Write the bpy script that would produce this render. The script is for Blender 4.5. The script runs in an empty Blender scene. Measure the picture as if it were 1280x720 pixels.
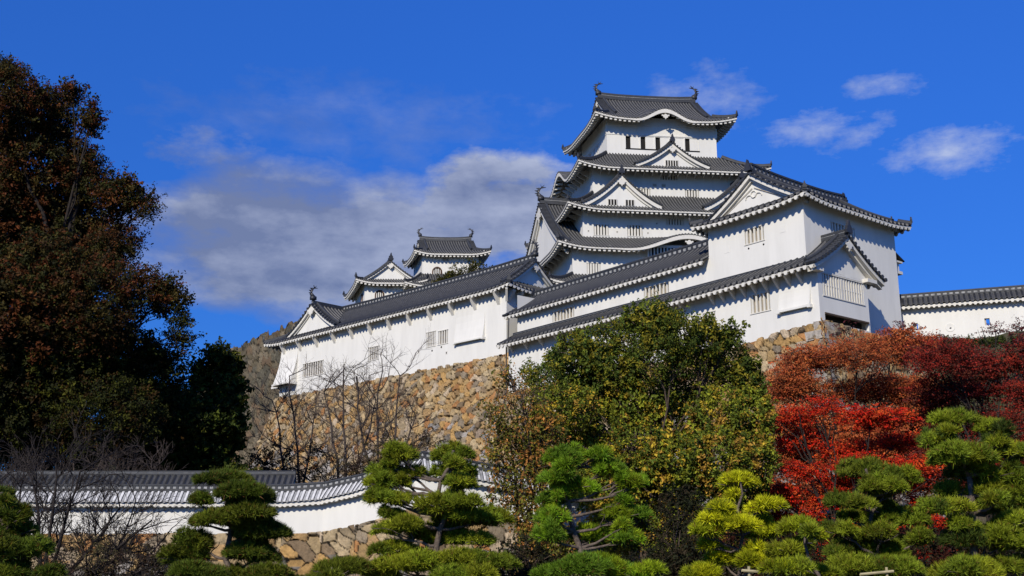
import bpy, math, random
import numpy as np
from mathutils import Vector, Matrix

# ------------------------------------------------------------------ camera, sky, sun, exposure
scene = bpy.context.scene
FOC, YH, CZ = 1400.0, 720.0, 1.7           # focal length and horizon row in photo pixels, eye height in metres
PITCH = math.atan((YH - 360.0) / FOC)
cam_data = bpy.data.cameras.new("camera"); cam = bpy.data.objects.new("camera", cam_data)
scene.collection.objects.link(cam); scene.camera = cam
cam_data.sensor_width = 36.0; cam_data.lens = 36.0 * FOC / 1280.0
cam_data.clip_start = 0.1; cam_data.clip_end = 6000.0
cam.location = (0, 0, CZ); cam.rotation_euler = (math.pi / 2 + PITCH, 0, 0)

SUN_EL, SUN_H = math.radians(34), Vector((-.41, -.912))
world = bpy.data.worlds.new("World"); scene.world = world; world.use_nodes = True
scene.view_settings.view_transform = 'Standard'; scene.view_settings.look = 'None'
scene.view_settings.exposure = 0.0; scene.view_settings.gamma = 1.0
scene.view_settings.use_curve_mapping = False
sun_d = bpy.data.lights.new("sun", 'SUN'); sun_d.energy = 4.7; sun_d.angle = math.radians(.5); sun_d.color = (1, .93, .81)
sun = bpy.data.objects.new("sun", sun_d); scene.collection.objects.link(sun)
ce = math.cos(SUN_EL)
sun.rotation_euler = Vector((-SUN_H.x * ce, -SUN_H.y * ce, -math.sin(SUN_EL))).to_track_quat('-Z', 'Y').to_euler()

def build_sky():
    nt = world.node_tree; N = nt.nodes; L = nt.links
    bg = N["Background"]; bg.inputs[1].default_value = .108
    sky = N.new("ShaderNodeTexSky"); sky.sky_type = 'NISHITA'; sky.sun_disc = False
    sky.sun_elevation = SUN_EL; sky.sun_rotation = math.atan2(SUN_H.x, SUN_H.y)
    sky.altitude = 100; sky.air_density = 1.0; sky.dust_density = 0.0; sky.ozone_density = 3.0
    def math_n(op, a, b=None, c=None):
        m = N.new("ShaderNodeMath"); m.operation = op
        for i, v in enumerate((a, b, c)):
            if v is None: continue
            if isinstance(v, (int, float)): m.inputs[i].default_value = v
            else: L.new(v, m.inputs[i])
        return m.outputs[0]
    def mix(fac, a, b, mode='MIX'):
        m = N.new("ShaderNodeMix"); m.data_type = 'RGBA'; m.blend_type = mode
        for s, v in ((m.inputs[0], fac), (m.inputs[6], a), (m.inputs[7], b)):
            if isinstance(v, (int, float)): s.default_value = v
            elif isinstance(v, tuple): s.default_value = v
            else: L.new(v, s)
        return m.outputs[2]
    blue = mix(1.0, sky.outputs[0], (.22, .66, 1.56, 1), 'MULTIPLY')      # deep polarised late-autumn blue
    tc = N.new("ShaderNodeTexCoord"); sep = N.new("ShaderNodeSeparateXYZ"); L.new(tc.outputs['Generated'], sep.inputs[0])
    az = math_n('ARCTAN2', sep.outputs[0], sep.outputs[1]); el = math_n('ARCSINE', sep.outputs[2])
    gr = N.new("ShaderNodeClamp"); L.new(math_n('MULTIPLY_ADD', el, 1.2, .434), gr.inputs[0]); gr.inputs[1].default_value = .6; gr.inputs[2].default_value = 1.05
    gc = N.new("ShaderNodeCombineColor"); [L.new(gr.outputs[0], gc.inputs[i]) for i in range(3)]
    blue = mix(1.0, blue, gc.outputs[0], 'MULTIPLY')
    co = N.new("ShaderNodeCombineXYZ"); L.new(math_n('MULTIPLY', az, 1.0), co.inputs[0]); L.new(math_n('MULTIPLY', el, 2.0), co.inputs[1])
    def noise(scale, detail, rough, off):
        mp = N.new("ShaderNodeMapping"); L.new(co.outputs[0], mp.inputs[0]); mp.inputs[1].default_value = off
        n = N.new("ShaderNodeTexNoise"); L.new(mp.outputs[0], n.inputs[0]); n.inputs['Scale'].default_value = scale
        n.inputs['Detail'].default_value = detail; n.inputs['Roughness'].default_value = rough
        return n.outputs[0]
    n1 = noise(10, 9, .6, (3.1, 1.7, 0)); n2 = noise(22, 7, .62, (7.3, 4.1, 0)); n3 = noise(6, 5, .55, (1.3, 8.2, 0)); n1u = noise(10, 9, .6, (3.1, 1.745, 0))
    def ell(a0, e0, ra, re, amp, nn, sharp):
        da = math_n('DIVIDE', math_n('SUBTRACT', az, a0), ra); de = math_n('DIVIDE', math_n('SUBTRACT', el, e0), re)
        r2 = math_n('ADD', math_n('MULTIPLY', da, da), math_n('MULTIPLY', de, de))
        m = math_n('SUBTRACT', 1.0, r2)
        v = math_n('ADD', m, math_n('MULTIPLY', math_n('SUBTRACT', nn, .5), amp))
        o = N.new("ShaderNodeClamp"); L.new(math_n('MULTIPLY', v, sharp), o.inputs[0]); return o.outputs[0]
    D = math.radians
    bank = ell(D(-9.8), D(16.4), D(12.2), D(4.5), 1.7, n1, 1.5)
    bank2 = ell(D(-1.0), D(18.0), D(5.5), D(3.4), 2.8, n1, 1.8)
    veil = ell(D(-9), D(22.6), D(11), D(2.4), 4.0, n2, .16)
    w1 = ell(D(10.2), D(23.3), D(3.8), D(2.0), 5.5, n2, .26)
    w2 = ell(D(16.4), D(21.6), D(3.6), D(1.1), 5.5, n2, .33)
    w3 = ell(D(22.6), D(20.0), D(3.4), D(1.25), 4.4, n2, .42)
    w4 = ell(D(19.8), D(23.4), D(2.4), D(.7), 5.5, n2, .3)
    w5 = ell(D(-15.5), D(20.6), D(3.4), D(1.3), 5.2, n2, .4)
    dens = math_n('MAXIMUM', math_n('MAXIMUM', bank, bank2), w5)
    for w in (veil, w1, w2, w3, w4): dens = math_n('MAXIMUM', dens, w)
    shade = N.new("ShaderNodeClamp"); L.new(math_n('ADD', math_n('MULTIPLY_ADD', math_n('SUBTRACT', n1, n1u), 1.9, .34), math_n('ADD', math_n('MULTIPLY_ADD', n3, 1.6, -.8), math_n('MULTIPLY_ADD', az, 1.6, .2))), shade.inputs[0])
    ccol = mix(shade.outputs[0], (1.7, 2.05, 3.2, 1), (4.5, 4.9, 6.1, 1))
    wisp = N.new("ShaderNodeClamp"); L.new(math_n('MAXIMUM', math_n('MAXIMUM', w1, w2), math_n('MAXIMUM', w3, w4)), wisp.inputs[0])
    ccol = mix(wisp.outputs[0], ccol, (5.6, 6.2, 7.6, 1))
    out = mix(math_n('MULTIPLY', dens, .86), blue, ccol)
    L.new(out, bg.inputs[0])
build_sky()

# ------------------------------------------------------------------ geometry helpers
RNG = np.random.default_rng(11)
_c, _s = math.cos(PITCH), math.sin(PITCH)
def at(px, py, Y):
    """world point seen at a photo pixel at distance Y along the view"""
    xc = (px - 640) / FOC; yc = (360 - py) / FOC
    r = np.array([xc, _c - yc * _s, _s + yc * _c]); return r * (Y / r[1]) + np.array([0, 0, CZ])
def mpp(py, Y):
    return (Y / (_c - (360 - py) / FOC * _s)) / FOC            # metres per photo pixel

class Fr:                                                      # a building's own axes
    def __init__(s, O, U, V):
        s.O = np.array([O[0], O[1], 0.]); s.U = np.array([U[0], U[1], 0.]); s.V = np.array([V[0], V[1], 0.])
        s.U /= np.linalg.norm(s.U); s.V /= np.linalg.norm(s.V)
    def P(s, u, v, z):
        u, v, z = np.broadcast_arrays(np.asarray(u, float), np.asarray(v, float), np.asarray(z, float))
        return s.O + u[..., None] * s.U + v[..., None] * s.V + z[..., None] * np.array([0, 0, 1.])

class MB:                                                      # collects geometry for one mesh object
    def __init__(s): s.v = []; s.f = []; s.n = 0; s.c = []
    def add(s, V, F, m=0, col=None):
        V = np.asarray(V, float).reshape(-1, 3); F = np.asarray(F, int)
        if len(V) == 0 or len(F) == 0: return
        s.v.append(V); s.f.append((F + s.n, m)); s.n += len(V)
        if col is not None: s.c.append(np.broadcast_to(np.asarray(col, float), V.shape))
    def box8(s, P, m=0):
        s.add(P, [[0, 1, 2, 3], [7, 6, 5, 4], [0, 4, 5, 1], [1, 5, 6, 2], [2, 6, 7, 3], [3, 7, 4, 0]], m)
    def boxF(s, Q, a0, a1, b0, b1, c0, c1, m=0):               # box in the coordinates of a mapping Q(a,b,c)
        s.box8([Q(a, b, c) for c in (c0, c1) for a, b in ((a0, b0), (a1, b0), (a1, b1), (a0, b1))], m)
    def grid(s, G, m=0, closed=False, col=None):
        n, k = G.shape[:2]; i = np.arange(n * k).reshape(n, k)
        F = np.stack([i[:-1, :-1], i[1:, :-1], i[1:, 1:], i[:-1, 1:]], -1).reshape(-1, 4)
        s.add(G.reshape(-1, 3), F, m, None if col is None else col.reshape(-1, 3))
    def tube(s, pts, rad, n=6, m=0, cap=True, col=None):
        pts = np.asarray(pts, float); k = len(pts); rad = np.broadcast_to(np.asarray(rad, float), (k,))
        t = np.gradient(pts, axis=0); t /= np.linalg.norm(t, axis=1)[:, None] + 1e-9
        ref = np.array([0, 0, 1.]) if abs(t[0, 2]) < .8 else np.array([1., 0, 0])
        a = np.cross(t, ref); a /= np.linalg.norm(a, axis=1)[:, None] + 1e-9; b = np.cross(t, a)
        th = np.arange(n) * 2 * math.pi / n
        R = pts[:, None] + rad[:, None, None] * (np.cos(th)[None, :, None] * a[:, None] + np.sin(th)[None, :, None] * b[:, None])
        i = np.arange(k * n).reshape(k, n); j = np.roll(i, -1, 1)
        F = np.stack([i[:-1], j[:-1], j[1:], i[1:]], -1).reshape(-1, 4)
        s.add(R.reshape(-1, 3), F, m, col)
    def sweep(s, pts, prof, m=0):                              # profile = list of (side, up) swept along a line
        pts = np.asarray(pts, float); t = np.gradient(pts, axis=0); t[:, 2] *= 1
        side = np.cross(t, [0, 0, 1.]); side /= np.linalg.norm(side, axis=1)[:, None] + 1e-9
        up = np.cross(side, t); up /= np.linalg.norm(up, axis=1)[:, None] + 1e-9
        prof = list(prof) + [prof[0]]
        G = np.stack([pts + side * a + up * b for a, b in prof], 1); s.grid(G, m)
        k = len(prof) - 1
        for e in (0, -1): s.add(G[e, :k], [list(range(k))] if e else [list(range(k))[::-1]], m)
    def prism(s, poly, off, m=0):
        poly = np.asarray(poly, float); k = len(poly); V = np.concatenate([poly, poly + off])
        s.add(V, [list(range(k))[::-1]], m); s.add(V, [[k + i for i in range(k)]], m)
        s.add(V, [[i, (i + 1) % k, k + (i + 1) % k, k + i] for i in range(k)], m)
    def mesh(s, name, mats, smooth=False):
        me = bpy.data.meshes.new(name)
        V = np.concatenate(s.v); me.vertices.add(len(V)); me.vertices.foreach_set("co", V.ravel())
        loops = np.concatenate([F.ravel() for F, m in s.f]); me.loops.add(len(loops)); me.loops.foreach_set("vertex_index", loops.astype(np.int32))
        cnt = np.concatenate([np.full(len(F), F.shape[1]) for F, m in s.f]); st = np.concatenate([[0], np.cumsum(cnt)[:-1]])
        me.polygons.add(len(cnt)); me.polygons.foreach_set("loop_start", st.astype(np.int32))
        me.polygons.foreach_set("material_index", np.concatenate([np.full(len(F), m) for F, m in s.f]).astype(np.int32))
        for mt in mats: me.materials.append(mt)
        me.update(calc_edges=True)
        me.polygons.foreach_set("use_smooth", np.full(len(cnt), bool(smooth)))
        if s.c and sum(len(c) for c in s.c) == len(V):
            at_ = me.attributes.new("Col", 'FLOAT_COLOR', 'POINT')
            at_.data.foreach_set("color", np.concatenate([np.concatenate(s.c), np.ones((len(V), 1))], 1).astype(np.float32).ravel())
        me.validate(); return me

def tag(o, label=None, cat=None, group=None, kind=None):
    if label: o["label"] = label
    if cat: o["category"] = cat
    if group: o["group"] = group
    if kind: o["kind"] = kind
    return o
def empty(name, loc, label, cat, group=None):
    o = bpy.data.objects.new(name, None); scene.collection.objects.link(o); o.location = [float(x) for x in loc]
    o.empty_display_size = .5
    return tag(o, label, cat, group)
def part(name, mb, mats, parent=None, smooth=False):
    """link one mesh object; geometry is in world coordinates, so undo the root's offset"""
    if mb.n == 0: return None
    o = bpy.data.objects.new(name, mb.mesh(name, mats if isinstance(mats, (list, tuple)) else [mats], smooth))
    scene.collection.objects.link(o)
    if parent is not None:
        o.parent = parent
        if parent.type == 'EMPTY': o.matrix_parent_inverse = Matrix.Translation(-Vector(parent.location))
    return o

# ------------------------------------------------------------------ materials
def mat(name, base, rough=.8, var=0, scale=1.0, spec=.3, bump=0, bscale=8.0, col2=None, streak=False):
    m = bpy.data.materials.new(name); m.use_nodes = True; N = m.node_tree.nodes; L = m.node_tree.links; b = N["Principled BSDF"]
    b.inputs["Base Color"].default_value = (*base, 1); b.inputs["Roughness"].default_value = rough; b.inputs["Specular IOR Level"].default_value = spec
    tc = N.new("ShaderNodeTexCoord")
    if var:
        n = N.new("ShaderNodeTexNoise"); n.inputs["Scale"].default_value = scale; n.inputs["Detail"].default_value = 6; n.inputs["Roughness"].default_value = .65
        if streak:
            mp = N.new("ShaderNodeMapping"); mp.inputs[3].default_value = (1, 1, .18); L.new(tc.outputs["Object"], mp.inputs[0]); L.new(mp.outputs[0], n.inputs[0])
        else: L.new(tc.outputs["Object"], n.inputs[0])
        r = N.new("ShaderNodeValToRGB"); L.new(n.outputs[0], r.inputs[0])
        c2 = col2 or tuple(x * (1 - var) for x in base)
        r.color_ramp.elements[0].position = .32; r.color_ramp.elements[1].position = .62
        r.color_ramp.elements[0].color = (*c2, 1); r.color_ramp.elements[1].color = (*base, 1); L.new(r.outputs[0], b.inputs["Base Color"])
    if bump:
        n = N.new("ShaderNodeTexNoise"); n.inputs["Scale"].default_value = bscale; n.inputs["Detail"].default_value = 5; L.new(tc.outputs["Object"], n.inputs[0])
        bp = N.new("ShaderNodeBump"); bp.inputs["Strength"].default_value = bump; bp.inputs["Distance"].default_value = .05
        L.new(n.outputs[0], bp.inputs["Height"]); L.new(bp.outputs[0], b.inputs["Normal"])
    return m
def vmat(name, rough=.7, spec=.25, transl=0.0, bump=0, mul=None):
    m = bpy.data.materials.new(name); m.use_nodes = True; N = m.node_tree.nodes; L = m.node_tree.links; b = N["Principled BSDF"]
    a = N.new("ShaderNodeAttribute"); a.attribute_name = "Col"; out = a.outputs["Color"]
    tc = N.new("ShaderNodeTexCoord")
    if bump:
        n = N.new("ShaderNodeTexNoise"); n.inputs["Scale"].default_value = 3.0; n.inputs["Detail"].default_value = 8; n.inputs["Roughness"].default_value = .7
        L.new(tc.outputs["Object"], n.inputs[0])
        r = N.new("ShaderNodeValToRGB"); r.color_ramp.elements[0].position = .3; r.color_ramp.elements[0].color = (.5, .5, .5, 1); r.color_ramp.elements[1].position = .7; r.color_ramp.elements[1].color = (1.15, 1.12, 1.1, 1)
        L.new(n.outputs[0], r.inputs[0])
        x = N.new("ShaderNodeMix"); x.data_type = 'RGBA'; x.blend_type = 'MULTIPLY'; x.inputs[0].default_value = 1
        L.new(out, x.inputs[6]); L.new(r.outputs[0], x.inputs[7]); out = x.outputs[2]
        bp = N.new("ShaderNodeBump"); bp.inputs["Strength"].default_value = bump; bp.inputs["Distance"].default_value = .12
        L.new(n.outputs[0], bp.inputs["Height"]); L.new(bp.outputs[0], b.inputs["Normal"])
    L.new(out, b.inputs["Base Color"]); b.inputs["Roughness"].default_value = rough; b.inputs["Specular IOR Level"].default_value = spec
    if transl:
        t = N.new("ShaderNodeBsdfTranslucent"); L.new(out, t.inputs[0]); mx = N.new("ShaderNodeMixShader"); mx.inputs[0].default_value = transl
        L.new(b.outputs[0], mx.inputs[1]); L.new(t.outputs[0], mx.inputs[2]); L.new(mx.outputs[0], N["Material Output"].inputs[0])
    return m
M_PL = mat("white_plaster", (.71, .69, .62), .85, .10, .8, .2, streak=True)
M_TR = mat("plaster_trim", (.67, .64, .56), .85, .12, 1.5, .2)
M_CREAM = mat("cream_shutter", (.42, .37, .29), .8, .1, 1.0)
M_SOFF = mat("shade_toned_soffit_plaster", (.30, .275, .235), .9, .3, 2.0)  # white plaster coloured darker to imitate the shade under the eaves
M_DARK = mat("dark_interior", (.012, .011, .010), .9)
M_TILE = mat("roof_tile", (.022, .0225, .023), .55, .5, 2.2, .35)
M_VAL = mat("roof_tile_valley", (.055, .055, .056), .6, .4, 1.5, .35)
M_VALK = mat("plastered_tile_valley", (.075, .075, .07), .7, .5, 1.2, .3)
M_JOINT = mat("tile_joint_plaster", (.15, .147, .14), .8, .4, 2.5)
M_RIDGE = mat("ridge_tile", (.040, .042, .045), .6, .4, 2.0, .4)
M_RPL = mat("ridge_plaster", (.34, .34, .33), .8, .45, 3.0)
M_WHITE_T = mat("plastered_tile", (.62, .61, .58), .8, .3, 3.0)
M_BRONZE = mat("ornament_tile", (.032, .033, .036), .5, .3, 4.0, .5)
M_BELL = mat("brown_window_frame", (.09, .05, .03), .7)
M_BARK = mat("bark", (.085, .06, .042), .9, .5, 6.0, .2, .5, 14)
M_BARKD = mat("dark_bark", (.035, .027, .022), .9, .5, 5.0, .2)
M_BARKP = mat("pine_bark", (.15, .115, .09), .9, .6, 7.0, .2, .6, 20)
M_TWIG = mat("twig", (.075, .058, .050), .9, .4, 2.0, .2)
M_TWIGD = mat("dark_twig", (.030, .024, .022), .9, .4, 2.0, .2)
M_BAMBOO = mat("bamboo", (.42, .36, .20), .6, .3, 3.0)
M_ROPE = mat("rope", (.05, .04, .03), .9)
M_PIPE = mat("downpipe_metal", (.05, .045, .04), .5)
M_LEAF = vmat("leaves", .65, .12, .25)
M_NEEDLE = vmat("needles", .6, .15, .15)
M_MAPLE = vmat("maple_leaves", .6, .2, .3)
M_STONE = vmat("masonry_stone", .9, .2, 0, .7)
M_GROUND = mat("earth", (.075, .062, .042), .95, .5, .35, .1, .4, 1.2, col2=(.035, .045, .016))

# ------------------------------------------------------------------ roof and wall building blocks
FS = np.array([0, .19, .29, .39, .5, .61, .71, .81]); FM = [0, 2, 1, 1, 1, 1, 2, 0]
UP = np.array([0, 0, 1.])
def bumpf(f): return np.sqrt(np.clip(1 - ((f - .5) / .3) ** 2, 0, None))
def slope(mb, edge, inw, zf, qmax, segs, pitch, r, nt=6, mats=(0, 1, 2), drop=.15):
    """tiled roof slope: rolls run up the slope from the eave line; bulges make the scalloped eave"""
    inw = np.asarray(inw, float); nrm = UP * .86 - inw * .45
    for xa, xb in segs:
        n = max(1, round((xb - xa) / pitch)); p = (xb - xa) / n
        f = np.concatenate([np.tile(FS, n), [0]]); x = xa + np.concatenate([np.repeat(np.arange(n), 8) * p + np.tile(FS, n) * p, [n * p]])
        x = np.clip(x, xa + 1e-4, xb - 1e-4); b = bumpf(f) * r
        qm = qmax(x); t = np.linspace(0, 1, nt)
        q = t[None] * qm[:, None]; X = np.broadcast_to(x[:, None], q.shape)
        P = edge(X.ravel()).reshape(*q.shape, 3) + q[..., None] * inw + zf(X.ravel(), q.ravel()).reshape(q.shape)[..., None] * UP
        P = P + b[:, None, None] * nrm
        low = P[:, :1] - UP * drop
        G = np.concatenate([low, P], 1); k = nt + 1; N = len(x)
        i = np.arange(N * k).reshape(N, k); F = np.stack([i[:-1, :-1], i[1:, :-1], i[1:, 1:], i[:-1, 1:]], -1)
        fm = np.concatenate([np.tile(FM, n)]); base = mb.n
        mb.v.append(G.reshape(-1, 3)); mb.n += N * k
        for mm in (0, 1, 2):
            sel = F[fm == mm].reshape(-1, 4)
            if len(sel): mb.f.append((sel + base, mats[mm]))
def eave(mb, edge, inw, zf, L, pitch, r, h, ov, scallop=1.0, setb=.0, x0=0.0, hip0=True, hip1=True, soffit=True, thick=None):
    """white plaster edge under the tiles, and the plastered underside"""
    inw = np.asarray(inw, float); n = max(1, round((L - x0) / pitch)); p = (L - x0) / n
    f = np.concatenate([np.tile(FS, n), [0]]); x = np.clip(x0 + np.concatenate([np.repeat(np.arange(n), 8) * p + np.tile(FS, n) * p, [n * p]]), x0 + 1e-4, L - 1e-4)
    top = edge(x) + inw * setb + UP * (zf(x, x * 0) - .08)[:, None]
    bot = top - UP * (h + scallop * r * bumpf(f) + (.35 * thick(x) if thick else 0))[:, None]
    back = bot + inw * .16
    mb.grid(np.stack([top, bot, back, back + UP * .1], 1))
    if soffit:
        xs = np.linspace(x0, L, max(8, int((L - x0) / .5))); d = np.full_like(xs, 99.)
        if hip0: d = np.minimum(d, xs - x0)
        if hip1: d = np.minimum(d, L - xs)
        q = np.linspace(0, 1, 4)[None] * np.minimum(ov + .35, np.maximum(d, .0))[:, None] + setb
        X = np.broadcast_to(xs[:, None], q.shape)
        P = edge(X.ravel()).reshape(*q.shape, 3) + q[..., None] * inw + (zf(X.ravel(), q.ravel()).reshape(q.shape) - h * .8 - .05)[..., None] * UP
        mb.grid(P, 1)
def rafters(mb, edge, inw, zf, L, step, h, w=.3, a=.12, b=1.1):
    inw = np.asarray(inw, float); n = max(2, round(L / step))
    for i in range(n):
        x = (i + .5) * L / n; e0 = edge(np.array([x - w / 2]))[0]; e1 = edge(np.array([x + w / 2]))[0]
        za = float(zf(np.array([x]), np.array([a]))[0]); zb = float(zf(np.array([x]), np.array([b]))[0])
        P = []
        for dz in (-.14, -.42):
            P += [e0 + inw * a + UP * (za - h + dz), e1 + inw * a + UP * (za - h + dz), e1 + inw * b + UP * (zb - h + dz), e0 + inw * b + UP * (zb - h + dz)]
        mb.box8(P)
RPROF = lambda w, h: [(-w / 2, 0), (w / 2, 0), (w / 2, h * .75), (w * .25, h), (-w * .25, h), (-w / 2, h * .75)]
def ridge(parent, pts, w, h, lattice=0.0, name="ridge"):
    """stacked ridge: plaster core between dark courses, round cap tiles on top"""
    pts = np.asarray(pts, float); mb = MB()
    d = np.linalg.norm(np.diff(pts, axis=0), axis=1); n = max(2, int(d.sum() / 1.0)); s = np.concatenate([[0], np.cumsum(d)])
    ss = np.linspace(0, s[-1], n + 1); P = np.stack([np.interp(ss, s, pts[:, i]) for i in range(3)], 1)
    if lattice:
        mb.sweep(P - UP * .15, [(-w * .6, 0), (w * .6, 0), (w * .6, .15 + h * .25), (-w * .6, .15 + h * .25)], 0)
        mb.sweep(P + UP * h * .24, [(-w * .36, 0), (w * .36, 0), (w * .36, h * .5), (-w * .36, h * .5)], 1)
        mb.sweep(P + UP * h * .74, RPROF(w * 1.15, h * .3), 0)
        m = int(s[-1] / lattice); t = (P[-1] - P[0]) / np.linalg.norm(P[-1] - P[0]); sd = np.cross(t, UP); sd /= np.linalg.norm(sd)
        for i in range(m):
            x = (i + .5) * s[-1] / m; c = np.array([np.interp(x, s, pts[:, k]) for k in range(3)])
            Q = lambda a, b, cc: c + t * a + sd * b + UP * cc
            mb.boxF(Q, -lattice * .2, lattice * .2, -w * .5, w * .5, h * .2, h * .78, 0)
    else:
        mb.sweep(P - UP * .12, [(-w * .5, 0), (w * .5, 0), (w * .5, .12 + h * .45), (-w * .5, .12 + h * .45)], 0)
        mb.sweep(P + UP * h * .44, [(-w * .42, 0), (w * .42, 0), (w * .42, h * .16), (-w * .42, h * .16)], 1)
        mb.sweep(P + UP * h * .58, RPROF(w, h * .42), 0)
    return part(name, mb, [M_RIDGE, M_RPL], parent)
def ridge_end(mb, p, e, sc):
    """demon-tile at a ridge end: shouldered plate with a horn"""
    e = np.asarray(e, float) / np.linalg.norm(e); sd = np.cross(e, UP)
    out = [(-.42, -.25), (.42, -.25), (.5, .05), (.34, .2), (.36, .45), (.16, .62), (.1, .95), (0, 1.15), (-.1, .95), (-.16, .62), (-.36, .45), (-.34, .2), (-.5, .05)]
    mb.prism([p + sd * a * sc + UP * b * sc - e * .15 * sc for a, b in out], e * .34 * sc)
def fish(mb, p, e, sc):
    """roof fish: head down on the ridge, tail curled up and inwards"""
    e = np.asarray(e, float) / np.linalg.norm(e); sd = np.cross(e, UP)
    c = [(-.25, -.05), (.12, .12), (.30, .42), (.30, .78), (.12, 1.10), (-.14, 1.30)]
    pts = [p + e * a * sc + UP * b * sc for a, b in c]
    mb.tube(pts, np.array([.26, .30, .25, .19, .13, .07]) * sc, 7)
    for dx, dz, tw in ((-.38, .38, .1), (.12, .42, .0), (-.6, .05, .1)):
        a = pts[-1]; b = a + e * dx * sc + UP * dz * sc
        mb.prism([a - UP * .1 * sc, a + UP * .1 * sc, b], sd * .08 * sc); mb.prism([a - UP * .1 * sc, a + UP * .1 * sc, b], -sd * .08 * sc)
    for i in range(1, 5):
        q = pts[i]; mb.prism([q - UP * .2 * sc, q + UP * .2 * sc, q + (e * .48 + UP * .1) * sc], sd * .05 * sc)
    mb.boxF(lambda a, b, cc: p + e * a * sc + sd * b * sc + UP * cc * sc, -.4, .35, -.3, .3, -.45, .05)
PEND = [(-.10, 1.0), (.10, 1.0), (.28, .8), (.62, .86), (.66, .62), (.42, .55), (.36, .3), (.12, .22), (0, -.05), (-.12, .22), (-.36, .3), (-.42, .55), (-.66, .62), (-.62, .86), (-.28, .8)]
def gable_front(parent, G, zp, hw, zb, bw=.55, tile=.4, ov=.5, pend=.9, apex='demon', asc=.8, kudari=True, wall_parent=None, n=25, win=None, vr=.14):
    """plastered gable: recessed wall, curved barge boards, verge tiles, pendant and ridge-end ornament"""
    w = np.linspace(-hw, hw, n); z = zp(w); gf = lambda ww, d, zz: G(ww, d, zz)
    mb = MB(); mb.grid(np.stack([G(w, -ov, np.minimum(zb, z - .15)), G(w, -ov, z - .12)], 1)); wall = part("gable_wall", mb, M_PL, parent)
    mb = MB()
    def strip(d0, d1, t, b, m=0):
        A = [G(w, d1, t), G(w, d1, b), G(w, d0, b), G(w, d0, t)]; mb.grid(np.stack(A + [A[0]], 1), m)
    strip(-.28, .0, z - .03, z - .03 - bw); strip(-ov, -.28, z - .05, z - .03 - bw * 1.55)
    part("barge_board", mb, M_TR, wall)
    mb = MB()
    A = [G(w, .14, z + .05), G(w, .14, z - .08), G(w, -.7, z - .08), G(w, -.7, z + .05)]; mb.grid(np.stack(A + [A[0]], 1))
    ds = np.concatenate([[0], np.cumsum(np.hypot(np.diff(w), np.diff(z)))]); m = max(4, int(ds[-1] / tile))
    for i in range(m + 1):
        s = ds[-1] * i / m; ww = np.interp(s, ds, w); zz = np.interp(s, ds, z) + .06
        mb.tube([G(ww, d, zz) for d in (-.7, .2)], vr, 6)
        mb.add([G(ww + vr * math.cos(a), .2, zz + vr * math.sin(a)) for a in np.arange(6) * math.pi / 3], [[0, 1, 2, 3, 4, 5]])
    part("verge_tiles", mb, M_RIDGE, wall)
    if kudari:
        for sg in (-1, 1):
            ww = np.linspace(.0, hw * .96, 9) * sg
            mb = MB(); P = np.array([G(a, -.85, float(zp(np.array([a]))[0]) + .03) for a in ww]); mb.sweep(P, RPROF(.36, .38))
            ridge_end(mb, P[-1] + UP * .2, P[-1] - P[-2], .5 * asc)
            part("descending_ridge", mb, M_RIDGE, wall)
    zt = float(zp(np.array([0.]))[0])
    if pend:
        mb = MB(); mb.prism([G(a * pend, .0, zt - .35 - bw - pend * .75 + b * pend) for a, b in PEND], G(0, .12, 0) - G(0, 0, 0))
        part("gable_pendant", mb, M_TR, wall)
    if win:
        for (a, b) in win:
            mb = MB(); mb.boxF(lambda x, zz, d: G(x, d - ov, zz), a, b, zb + .25, zb + 1.0, .01, .03, 1)
            k = max(2, int((b - a) / .3))
            for i in range(k + 1): x = a + (b - a) * i / k; mb.boxF(lambda xx, zz, d: G(xx, d - ov, zz), x - .05, x + .05, zb + .2, zb + 1.05, .03, .1, 0)
            part("gable_window", mb, [M_TR, M_DARK], wall)
    o = G(0, 0, zt); e = G(0, 1, zt) - o; mb = MB()
    if apex == 'demon': ridge_end(mb, o + UP * .35 + e * .1, e, asc); part("ridge_end_tile", mb, M_BRONZE, wall)
    elif apex == 'fish': fish(mb, o + UP * 1.0 - e * .2, e, asc); part("fish_ornament", mb, M_BRONZE, wall, True)
    return wall
def lift_fn(A, R):
    return lambda d, q: A * np.clip(1 - d / R, 0, 1) ** 2 * np.clip(1 - q / R, 0, 1)
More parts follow.
